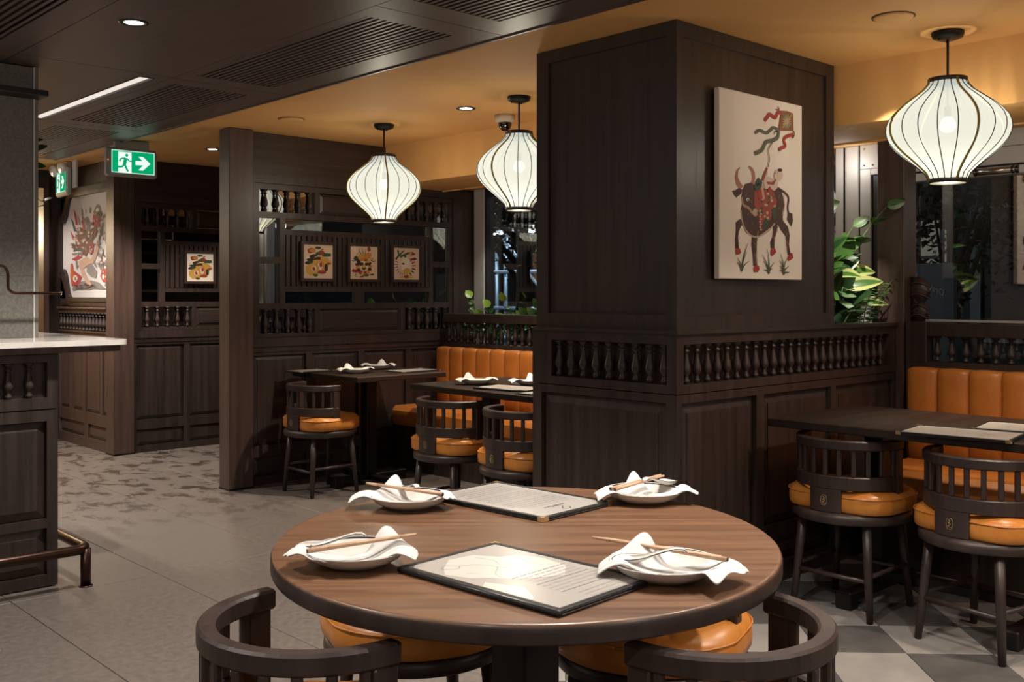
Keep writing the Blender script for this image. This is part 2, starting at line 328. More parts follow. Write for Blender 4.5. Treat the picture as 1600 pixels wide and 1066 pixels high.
BULL = """
p;horn;0.1452,0.4699 0.1176,0.4525 0.1064,0.4206 0.1176,0.3915 0.1434,0.3734 0.1695,0.3878 0.1434,0.4085 0.1296,0.4275 0.1331,0.4503 0.1452,0.4628
p;horn;0.2047,0.475 0.2153,0.4794 0.2375,0.4727 0.2545,0.4527 0.2581,0.43 0.2464,0.402 0.2224,0.4003 0.233,0.4306 0.2259,0.4554 0.2108,0.4669
p;bull;0.1626,0.3747 0.18,0.3987 0.2241,0.4096 0.2527,0.4005 0.287,0.4066 0.3234,0.3912 0.3976,0.3913 0.4258,0.4037 0.4543,0.3953 0.4735,0.3649 0.4831,0.3285 0.4687,0.2907 0.4735,0.2592 0.5121,0.2346 0.5267,0.198 0.5199,0.1551 0.5335,0.1129 0.5092,0.108 0.4976,0.1544 0.4927,0.1913 0.4543,0.2161 0.4306,0.2414 0.4277,0.236 0.4306,0.2151 0.4051,0.1827 0.4051,0.1356 0.3742,0.1336 0.3696,0.1605 0.3882,0.1872 0.3929,0.2344 0.3234,0.2002 0.2779,0.1829 0.2689,0.1467 0.2644,0.1005 0.2707,0.0572 0.242,0.0551 0.2375,0.0998 0.2268,0.1453 0.2313,0.1811 0.1888,0.1946 0.1643,0.2238 0.1539,0.2223 0.1409,0.2026 0.1322,0.1722 0.1383,0.1273 0.1107,0.1254 0.1081,0.1563 0.115,0.2015 0.1133,0.2339 0.1365,0.2476 0.1539,0.2494 0.1495,0.2884 0.1626,0.3244 0.1539,0.3439
p;bull;0.0868,0.3644 0.1107,0.3686 0.1365,0.3804 0.1626,0.3747 0.1539,0.3565 0.1193,0.3377 0.1022,0.348
s:0.012:1;pink;0.1582,0.3442 0.1695,0.3122 0.2108,0.2995 0.2375,0.2781
s:0.0075:1;cream;0.1521,0.2885 0.1608,0.2437 0.1844,0.2096 0.2286,0.1835 0.287,0.1833 0.3603,0.2121 0.4088,0.2456
s:0.0052:1;cream;0.4783,0.3758 0.485,0.3286 0.4716,0.2803
s:0.0037:1;cream;0.2779,0.2085 0.2689,0.1365 0.2734,0.0598
s:0.0045:1;cream;0.4306,0.2309 0.407,0.1723 0.4051,0.1356
p;white;0.2144,0.3357 0.2127,0.3326 0.2082,0.3301 0.202,0.3289 0.1958,0.3293 0.1913,0.3312 0.1897,0.3342 0.1913,0.3373 0.1958,0.3398 0.202,0.341 0.2082,0.3406 0.2127,0.3387
p;dark;0.21,0.3344 0.2091,0.3326 0.2069,0.3312 0.2038,0.3305 0.2007,0.3308 0.1984,0.3319 0.1976,0.3336 0.1984,0.3355 0.2007,0.3369 0.2038,0.3376 0.2069,0.3373 0.2091,0.3362
p;cream;0.2797,0.2855 0.2768,0.2767 0.2689,0.2699 0.2581,0.267 0.2473,0.2687 0.2395,0.2747 0.2366,0.2832 0.2395,0.292 0.2473,0.2988 0.2581,0.3017 0.2689,0.3 0.2768,0.2941
p;red2;0.2527,0.3811 0.287,0.3989 0.328,0.3864 0.3976,0.3808 0.423,0.3459 0.4164,0.3036 0.3603,0.2536 0.3143,0.2101 0.287,0.2089 0.2851,0.2499 0.2779,0.2906 0.2491,0.3145
p;green;0.3152,0.3055 0.3138,0.3026 0.31,0.3003 0.3047,0.2993 0.2994,0.2997 0.2956,0.3015 0.2941,0.3042 0.2956,0.3071 0.2994,0.3094 0.3047,0.3104 0.31,0.31 0.3138,0.3082
p;red;0.358,0.3006 0.357,0.2981 0.3541,0.2962 0.3503,0.2953 0.3465,0.2957 0.3437,0.2974 0.3426,0.2997 0.3437,0.3022 0.3465,0.3042 0.3503,0.305 0.3541,0.3046 0.357,0.303
p;cream;0.4152,0.3202 0.414,0.317 0.4108,0.3145 0.4064,0.3134 0.402,0.314 0.3987,0.3161 0.3976,0.3191 0.3987,0.3223 0.402,0.3247 0.4064,0.3258 0.4108,0.3253 0.414,0.3232
p;cream;0.3013,0.2939 0.3002,0.2918 0.2972,0.2901 0.2932,0.2893 0.2891,0.2896 0.2861,0.291 0.285,0.293 0.2861,0.2951 0.2891,0.2968 0.2932,0.2976 0.2972,0.2973 0.3002,0.2959
p;cream;0.3835,0.3555 0.3826,0.3522 0.3801,0.3496 0.3767,0.3485 0.3734,0.3492 0.3709,0.3514 0.37,0.3547 0.3709,0.358 0.3734,0.3606 0.3767,0.3617 0.3801,0.361 0.3826,0.3588
p;cream;0.3929,0.3429 0.3916,0.3394 0.3879,0.3366 0.383,0.3354 0.3781,0.336 0.3744,0.3383 0.3731,0.3417 0.3744,0.3452 0.3781,0.348 0.383,0.3492 0.3879,0.3486 0.3916,0.3463
p;red;0.3781,0.264 0.3768,0.2609 0.3732,0.2585 0.3682,0.2575 0.3633,0.2581 0.3597,0.26 0.3583,0.263 0.3597,0.266 0.3633,0.2684 0.3682,0.2694 0.3732,0.2689 0.3768,0.2669
p;green;0.4091,0.3602 0.4082,0.3579 0.4056,0.356 0.4021,0.3552 0.3986,0.3556 0.396,0.3571 0.3951,0.3593 0.396,0.3617 0.3986,0.3635 0.4021,0.3644 0.4056,0.364 0.4082,0.3625
p;red;0.3118,0.2553 0.3105,0.2519 0.3069,0.2492 0.3019,0.2481 0.297,0.2487 0.2933,0.251 0.292,0.2543 0.2933,0.2578 0.297,0.2604 0.3019,0.2616 0.3069,0.2609 0.3105,0.2586
p;cream;0.337,0.2723 0.3359,0.2693 0.333,0.2669 0.329,0.2659 0.325,0.2665 0.322,0.2685 0.3209,0.2714 0.322,0.2745 0.325,0.2768 0.329,0.2778 0.333,0.2772 0.3359,0.2752
p;cream;0.3612,0.2651 0.3598,0.2614 0.356,0.2586 0.3508,0.2574 0.3456,0.2581 0.3417,0.2605 0.3403,0.2641 0.3417,0.2677 0.3456,0.2706 0.3508,0.2718 0.356,0.2711 0.3598,0.2687
p;green;0.3734,0.3544 0.372,0.3508 0.3679,0.348 0.3624,0.3467 0.357,0.3473 0.353,0.3496 0.3515,0.353 0.353,0.3566 0.357,0.3594 0.3624,0.3607 0.3679,0.3601 0.372,0.3578
p;cream;0.3581,0.2877 0.3569,0.284 0.3534,0.2812 0.3487,0.28 0.344,0.2807 0.3406,0.2831 0.3394,0.2867 0.3406,0.2903 0.344,0.2932 0.3487,0.2944 0.3534,0.2937 0.3569,0.2912
p;red;0.3188,0.3555 0.3174,0.3518 0.3137,0.3489 0.3085,0.3476 0.3034,0.3482 0.2996,0.3506 0.2983,0.3541 0.2996,0.3578 0.3034,0.3607 0.3085,0.362 0.3137,0.3614 0.3174,0.359
p;red;0.2954,0.274 0.294,0.2718 0.2902,0.2701 0.285,0.2693 0.2798,0.2696 0.276,0.2709 0.2746,0.2729 0.276,0.275 0.2798,0.2768 0.285,0.2776 0.2902,0.2773 0.294,0.276
p;cream;0.3364,0.322 0.3355,0.319 0.3331,0.3166 0.3298,0.3156 0.3265,0.3162 0.324,0.3183 0.3231,0.3212 0.324,0.3243 0.3265,0.3267 0.3298,0.3277 0.3331,0.3271 0.3355,0.325
p;green;0.2881,0.2833 0.2869,0.2798 0.2837,0.2771 0.2793,0.2759 0.2749,0.2766 0.2716,0.2789 0.2705,0.2823 0.2716,0.2859 0.2749,0.2886 0.2793,0.2898 0.2837,0.2891 0.2869,0.2867
p;cream;0.3179,0.3422 0.3169,0.3399 0.314,0.3382 0.3101,0.3373 0.3062,0.3377 0.3034,0.3391 0.3023,0.3412 0.3034,0.3434 0.3062,0.3452 0.3101,0.346 0.314,0.3457 0.3169,0.3443
p;cream;0.3638,0.3696 0.3624,0.3669 0.3583,0.3648 0.3528,0.3638 0.3474,0.3641 0.3434,0.3656 0.3419,0.3681 0.3434,0.3707 0.3474,0.3728 0.3528,0.3739 0.3583,0.3736 0.3624,0.372
p;green;0.3159,0.2882 0.3148,0.2846 0.3119,0.2819 0.308,0.2807 0.3041,0.2815 0.3013,0.2839 0.3002,0.2874 0.3013,0.291 0.3041,0.2937 0.308,0.2949 0.3119,0.2942 0.3148,0.2917
p;red;0.4036,0.3306 0.4021,0.3278 0.3982,0.3256 0.3929,0.3245 0.3876,0.3249 0.3837,0.3267 0.3823,0.3293 0.3837,0.3321 0.3876,0.3343 0.3929,0.3353 0.3982,0.3349 0.4021,0.3332
p;cream;0.3983,0.2938 0.397,0.2902 0.3936,0.2874 0.3889,0.2862 0.3841,0.2869 0.3807,0.2893 0.3794,0.2928 0.3807,0.2964 0.3841,0.2992 0.3889,0.3004 0.3936,0.2997 0.397,0.2973
p;cream;0.3512,0.321 0.3498,0.3182 0.3458,0.3159 0.3404,0.3149 0.335,0.3153 0.3311,0.3171 0.3297,0.3197 0.3311,0.3226 0.335,0.3248 0.3404,0.3259 0.3458,0.3255 0.3498,0.3237
p;green;0.3138,0.334 0.3129,0.3312 0.3106,0.3291 0.3074,0.3282 0.3041,0.3287 0.3018,0.3305 0.3009,0.3332 0.3018,0.3359 0.3041,0.338 0.3074,0.339 0.3106,0.3385 0.3129,0.3366
p;cream;0.3594,0.3706 0.3582,0.3682 0.3548,0.3663 0.3502,0.3654 0.3456,0.3657 0.3422,0.3672 0.341,0.3694 0.3422,0.3717 0.3456,0.3736 0.3502,0.3745 0.3548,0.3742 0.3582,0.3728
p;green;0.367,0.3338 0.3657,0.3311 0.3622,0.3289 0.3574,0.3279 0.3526,0.3283 0.349,0.33 0.3478,0.3326 0.349,0.3353 0.3526,0.3374 0.3574,0.3384 0.3622,0.338 0.3657,0.3363
p;cream;0.2988,0.2917 0.2978,0.2896 0.2951,0.288 0.2915,0.2872 0.2879,0.2876 0.2852,0.2889 0.2842,0.2909 0.2852,0.293 0.2879,0.2947 0.2915,0.2954 0.2951,0.2951 0.2978,0.2937
p;cream;0.306,0.2808 0.3051,0.2787 0.3024,0.277 0.2988,0.2763 0.2951,0.2767 0.2925,0.278 0.2915,0.28 0.2925,0.2821 0.2951,0.2838 0.2988,0.2845 0.3024,0.2842 0.3051,0.2828
p;cream;0.2988,0.2691 0.2978,0.267 0.2951,0.2653 0.2915,0.2646 0.2879,0.265 0.2852,0.2663 0.2842,0.2683 0.2852,0.2704 0.2879,0.2721 0.2915,0.2728 0.2951,0.2725 0.2978,0.2711
p;cream;0.306,0.2582 0.3051,0.256 0.3024,0.2544 0.2988,0.2537 0.2951,0.254 0.2925,0.2554 0.2915,0.2574 0.2925,0.2595 0.2951,0.2612 0.2988,0.2619 0.3024,0.2615 0.3051,0.2602
p;cream;0.2988,0.2465 0.2978,0.2444 0.2951,0.2427 0.2915,0.242 0.2879,0.2424 0.2852,0.2438 0.2842,0.2458 0.2852,0.2479 0.2879,0.2495 0.2915,0.2502 0.2951,0.2499 0.2978,0.2485
p;cream;0.306,0.2355 0.3051,0.2334 0.3024,0.2318 0.2988,0.231 0.2951,0.2314 0.2925,0.2328 0.2915,0.2348 0.2925,0.2369 0.2951,0.2385 0.2988,0.2393 0.3024,0.2389 0.3051,0.2375
p;cream;0.2988,0.2238 0.2978,0.2217 0.2951,0.2201 0.2915,0.2194 0.2879,0.2198 0.2852,0.2212 0.2842,0.2232 0.2852,0.2253 0.2879,0.2269 0.2915,0.2276 0.2951,0.2272 0.2978,0.2259
p;cream;0.306,0.2128 0.3051,0.2107 0.3024,0.2091 0.2988,0.2084 0.2951,0.2088 0.2925,0.2102 0.2915,0.2122 0.2925,0.2143 0.2951,0.2159 0.2988,0.2166 0.3024,0.2162 0.3051,0.2149
p;green;0.3051,0.2303 0.3326,0.2626 0.3649,0.2539 0.351,0.2324 0.3188,0.2103
p;green;0.3789,0.3014 0.4164,0.3193 0.4164,0.2669 0.3929,0.2552
p;green;0.2464,0.3908 0.2581,0.4162 0.2797,0.4353 0.3097,0.416 0.2978,0.3842 0.2599,0.3754
p;dark;0.2581,0.407 0.287,0.4143 0.2915,0.4033 0.2644,0.3962
p;red;0.2734,0.3723 0.2978,0.3945 0.3143,0.3467 0.2779,0.3367
p;cream;0.2978,0.3945 0.3106,0.4057 0.328,0.3476 0.3143,0.3416
p;skin;0.3188,0.427 0.351,0.445 0.3976,0.4357 0.4164,0.424 0.4334,0.4279 0.4258,0.4011 0.3995,0.3851 0.3714,0.3946 0.328,0.3889 0.3188,0.4115
p;skin;0.4687,0.4596 0.4638,0.4455 0.4505,0.4345 0.4325,0.4294 0.4145,0.4317 0.4014,0.4407 0.3966,0.4539 0.4014,0.4678 0.4145,0.4789 0.4325,0.484 0.4505,0.4819 0.4638,0.473
p;dark;0.4639,0.4814 0.4613,0.4772 0.4543,0.4738 0.4448,0.4719 0.4353,0.4722 0.4284,0.4745 0.4258,0.4782 0.4284,0.4824 0.4353,0.4858 0.4448,0.4877 0.4543,0.4874 0.4613,0.4851
p;dark;0.4136,0.4631 0.4129,0.462 0.4112,0.4611 0.4088,0.4606 0.4065,0.4607 0.4048,0.4613 0.4041,0.4623 0.4048,0.4634 0.4065,0.4643 0.4088,0.4648 0.4112,0.4647 0.4129,0.4641
p;dark;0.4306,0.4671 0.4299,0.466 0.4282,0.4651 0.4258,0.4646 0.4235,0.4647 0.4217,0.4653 0.4211,0.4663 0.4217,0.4674 0.4235,0.4683 0.4258,0.4688 0.4282,0.4687 0.4299,0.4681
p;red2;0.3399,0.4224 0.3789,0.4222 0.4183,0.4388 0.3957,0.411 0.3492,0.4101
p;red;0.3473,0.3919 0.3649,0.4035 0.3863,0.3842 0.3547,0.3789
s:0.0105:1;skin;0.328,0.4303 0.3436,0.4574 0.339,0.4803
s:0.0105:1;bull;0.4258,0.4011 0.4879,0.3817 0.514,0.3612 0.5072,0.3193 0.517,0.288
p;bull;0.5101,0.2993 0.5433,0.2947 0.5492,0.263 0.5374,0.2368 0.5024,0.266
p;red;0.1107,0.1215 0.1236,0.1283 0.1409,0.1274 0.1504,0.1101 0.1365,0.1022 0.1133,0.1006
p;red;0.242,0.0515 0.2599,0.0595 0.2824,0.0574 0.286,0.0421 0.2734,0.0301 0.2446,0.0312
p;red;0.3724,0.1294 0.3882,0.1361 0.407,0.1346 0.4154,0.1202 0.3882,0.1027 0.3724,0.106
p;red;0.5053,0.1016 0.5316,0.1209 0.5463,0.1159 0.5521,0.0974 0.5218,0.0844 0.5072,0.0857
s:0.0112:0.1;green;0.1539,0.0323 0.1702,0.0948 0.202,0.1521
s:0.0112:0.1;grass;0.1539,0.0323 0.1442,0.054 0.121,0.0693
s:0.0112:0.1;grass;0.1539,0.0323 0.1663,0.0763 0.1932,0.1148
s:0.0112:0.1;green;0.1539,0.0323 0.1729,0.057 0.2082,0.0762
s:0.0112:0.1;grass;0.1539,0.0323 0.1442,0.0647 0.121,0.0908
s:0.0112:0.1;green;0.3584,0.0262 0.3586,0.0812 0.3464,0.1296
s:0.0112:0.1;grass;0.3584,0.0262 0.3407,0.0694 0.307,0.1058
s:0.0112:0.1;grass;0.3584,0.0262 0.3725,0.0537 0.4023,0.0754
s:0.0112:0.1;green;0.3584,0.0262 0.3461,0.0377 0.3188,0.0426
s:0.0112:0.1;grass;0.3584,0.0262 0.3662,0.0406 0.3882,0.049
s:0.0112:0.1;grass;0.3584,0.0262 0.3448,0.0558 0.3161,0.0787
s:0.0112:0.1;green;0.4735,0.0257 0.4684,0.0742 0.4496,0.1159
s:0.0112:0.1;grass;0.4735,0.0257 0.4641,0.0596 0.4401,0.0867
s:0.0112:0.1;grass;0.4735,0.0257 0.4798,0.0639 0.5005,0.0961
s:0.0112:0.1;green;0.4735,0.0257 0.4641,0.0464 0.4401,0.0605
s:0.0112:0.1;grass;0.4735,0.0257 0.4872,0.0468 0.517,0.062
s:0.0112:0.1;grass;0.4735,0.0257 0.4633,0.0372 0.4382,0.042
s:0.0112:0.1;green;0.4735,0.0257 0.4893,0.0323 0.5218,0.0328
p;kite;0.4543,0.7407 0.5012,0.7453 0.5487,0.7403 0.5524,0.6626 0.4329,0.6514
p;green2;0.4672,0.7304 0.5282,0.7338 0.5325,0.6692 0.4579,0.6633
s:0.0039:1;cream;0.4629,0.6943 0.4976,0.6983 0.5325,0.7024
s:0.0039:1;cream;0.4656,0.7067 0.4976,0.6983 0.5299,0.6898
s:0.0039:1;cream;0.473,0.7179 0.4976,0.6983 0.5223,0.6786
s:0.0039:1;cream;0.4843,0.7261 0.4976,0.6983 0.5109,0.6704
s:0.0039:1;cream;0.4976,0.7301 0.4976,0.6983 0.4976,0.6665
s:0.0039:1;cream;0.5109,0.7293 0.4976,0.6983 0.4843,0.6674
s:0.0039:1;cream;0.5223,0.7238 0.4976,0.6983 0.473,0.6731
s:0.0039:1;cream;0.5299,0.7143 0.4976,0.6983 0.4656,0.6825
s:0.0067:1;yel;0.4615,0.6665 0.5377,0.735
s:0.0168:1;red;0.4486,0.7341 0.4258,0.7266 0.406,0.7046 0.3765,0.7116 0.3591,0.7127 0.3466,0.7003 0.3246,0.6821
s:0.0134:1;green2;0.4344,0.6516 0.3941,0.6601 0.3661,0.6441 0.3349,0.6302 0.287,0.6366 0.2532,0.6214
s:0.0179:1;green2;0.4344,0.6516 0.4258,0.6212 0.3835,0.603 0.3349,0.5903 0.304,0.5543 0.2498,0.5337
s:0.0157:1;red;0.5524,0.6465 0.4976,0.6327 0.4744,0.6144 0.4867,0.5899 0.4543,0.5768 0.4344,0.5661
s:0.0067:1;dark;0.5524,0.6646 0.5576,0.6471 0.545,0.6297
s:0.0045:1;dark;0.4258,0.7549 0.4365,0.7444 0.4117,0.7394
s:0.0045:1;dark;0.4258,0.6467 0.4046,0.6425 0.3976,0.6299
s:0.0045:1;brown;0.387,0.5967 0.3522,0.559 0.3612,0.5209 0.3473,0.4827
s:0.0112:1;red2;0.3432,0.4804 0.3177,0.4434 0.3074,0.4214
s:0.003:0.3;brown;0.1734,0.3651 0.1709,0.361 0.1747,0.3566
s:0.003:0.3;brown;0.2215,0.2479 0.2203,0.2428 0.2173,0.2364
s:0.003:0.3;pink;0.4643,0.2733 0.4632,0.2695 0.4678,0.2648
s:0.003:0.3;brown;0.2222,0.3037 0.22,0.299 0.227,0.2934
s:0.003:0.3;pink;0.2332,0.2395 0.231,0.2345 0.2302,0.2294
s:0.003:0.3;dark;0.1768,0.2115 0.1785,0.2064 0.1735,0.2028
s:0.003:0.3;dark;0.2051,0.3274 0.2049,0.3227 0.2028,0.3173
s:0.003:0.3;pink;0.1773,0.3049 0.1747,0.2993 0.1813,0.293
s:0.003:0.3;brown;0.4502,0.3552 0.45,0.3501 0.453,0.343
s:0.003:0.3;dark;0.4293,0.2404 0.4271,0.2365 0.424,0.2286
s:0.003:0.3;pink;0.4362,0.3172 0.4335,0.3119 0.4325,0.3081
s:0.003:0.3;dark;0.2416,0.2309 0.2433,0.2278 0.2386,0.2231
s:0.003:0.3;pink;0.4375,0.3728 0.4392,0.3673 0.441,0.3613
s:0.003:0.3;dark;0.1691,0.2675 0.1668,0.2636 0.1667,0.2576
s:0.003:0.3;pink;0.183,0.3544 0.1806,0.35 0.1781,0.3434
s:0.003:0.3;dark;0.2132,0.3659 0.2139,0.3614 0.2117,0.3577
s:0.003:0.3;brown;0.2195,0.3143 0.2203,0.3099 0.221,0.307
s:0.003:0.3;brown;0.4372,0.3846 0.4372,0.3796 0.4363,0.3735
s:0.003:0.3;dark;0.1879,0.3035 0.186,0.3003 0.1861,0.2914
s:0.003:0.3;brown;0.2026,0.2586 0.2035,0.2533 0.2057,0.2483
s:0.003:0.3;pink;0.1972,0.276 0.1971,0.2724 0.196,0.2662
s:0.003:0.3;dark;0.1744,0.3558 0.1761,0.3505 0.1752,0.3448
s:0.003:0.3;brown;0.1775,0.2441 0.1777,0.2405 0.1781,0.2366
s:0.003:0.3;pink;0.4318,0.3615 0.4303,0.3577 0.4289,0.3507
s:0.003:0.3;dark;0.1913,0.2907 0.1932,0.2853 0.1905,0.2807
s:0.003:0.3;pink;0.2864,0.2285 0.2842,0.2234 0.2909,0.2189
s:0.003:0.3;pink;0.2218,0.3327 0.2199,0.3282 0.2264,0.3215
s:0.003:0.4;pink;0.1328,0.2023 0.1265,0.1955 0.1311,0.1905
s:0.003:0.4;pink;0.1274,0.189 0.1242,0.1824 0.1242,0.1772
s:0.003:0.4;pink;0.1342,0.1763 0.1328,0.1697 0.1243,0.1642
s:0.003:0.4;pink;0.1317,0.1632 0.1229,0.1563 0.1296,0.1514
s:0.003:0.4;pink;0.1334,0.1502 0.1245,0.1434 0.1329,0.1385
s:0.003:0.4;brown;0.2446,0.1765 0.2433,0.1652 0.2534,0.1566
s:0.003:0.4;pink;0.2433,0.154 0.2539,0.1432 0.2461,0.1339
s:0.003:0.4;brown;0.2484,0.1317 0.2525,0.1206 0.2468,0.1115
s:0.003:0.4;pink;0.2468,0.1092 0.2482,0.0981 0.2489,0.0891
s:0.003:0.4;pink;0.2512,0.0869 0.2526,0.0757 0.249,0.0666
s:0.003:0.4;pink;0.3889,0.2133 0.3825,0.2063 0.3848,0.201
s:0.003:0.4;brown;0.3824,0.1995 0.394,0.1932 0.3943,0.1878
s:0.003:0.4;pink;0.3886,0.1862 0.3912,0.1795 0.3909,0.1741
s:0.003:0.4;brown;0.3921,0.1728 0.3852,0.1657 0.3908,0.1605
s:0.003:0.4;brown;0.3823,0.1589 0.3949,0.1525 0.3858,0.1468
s:0.003:0.4;pink;0.4953,0.2073 0.4929,0.1982 0.4859,0.1907
s:0.003:0.4;brown;0.4955,0.1893 0.4938,0.1802 0.4878,0.1728
s:0.003:0.4;pink;0.4878,0.171 0.4988,0.1624 0.4951,0.155
s:0.003:0.4;pink;0.4867,0.153 0.4937,0.1442 0.4992,0.1371
s:0.003:0.4;brown;0.4936,0.1352 0.495,0.1262 0.4921,0.1189
"""
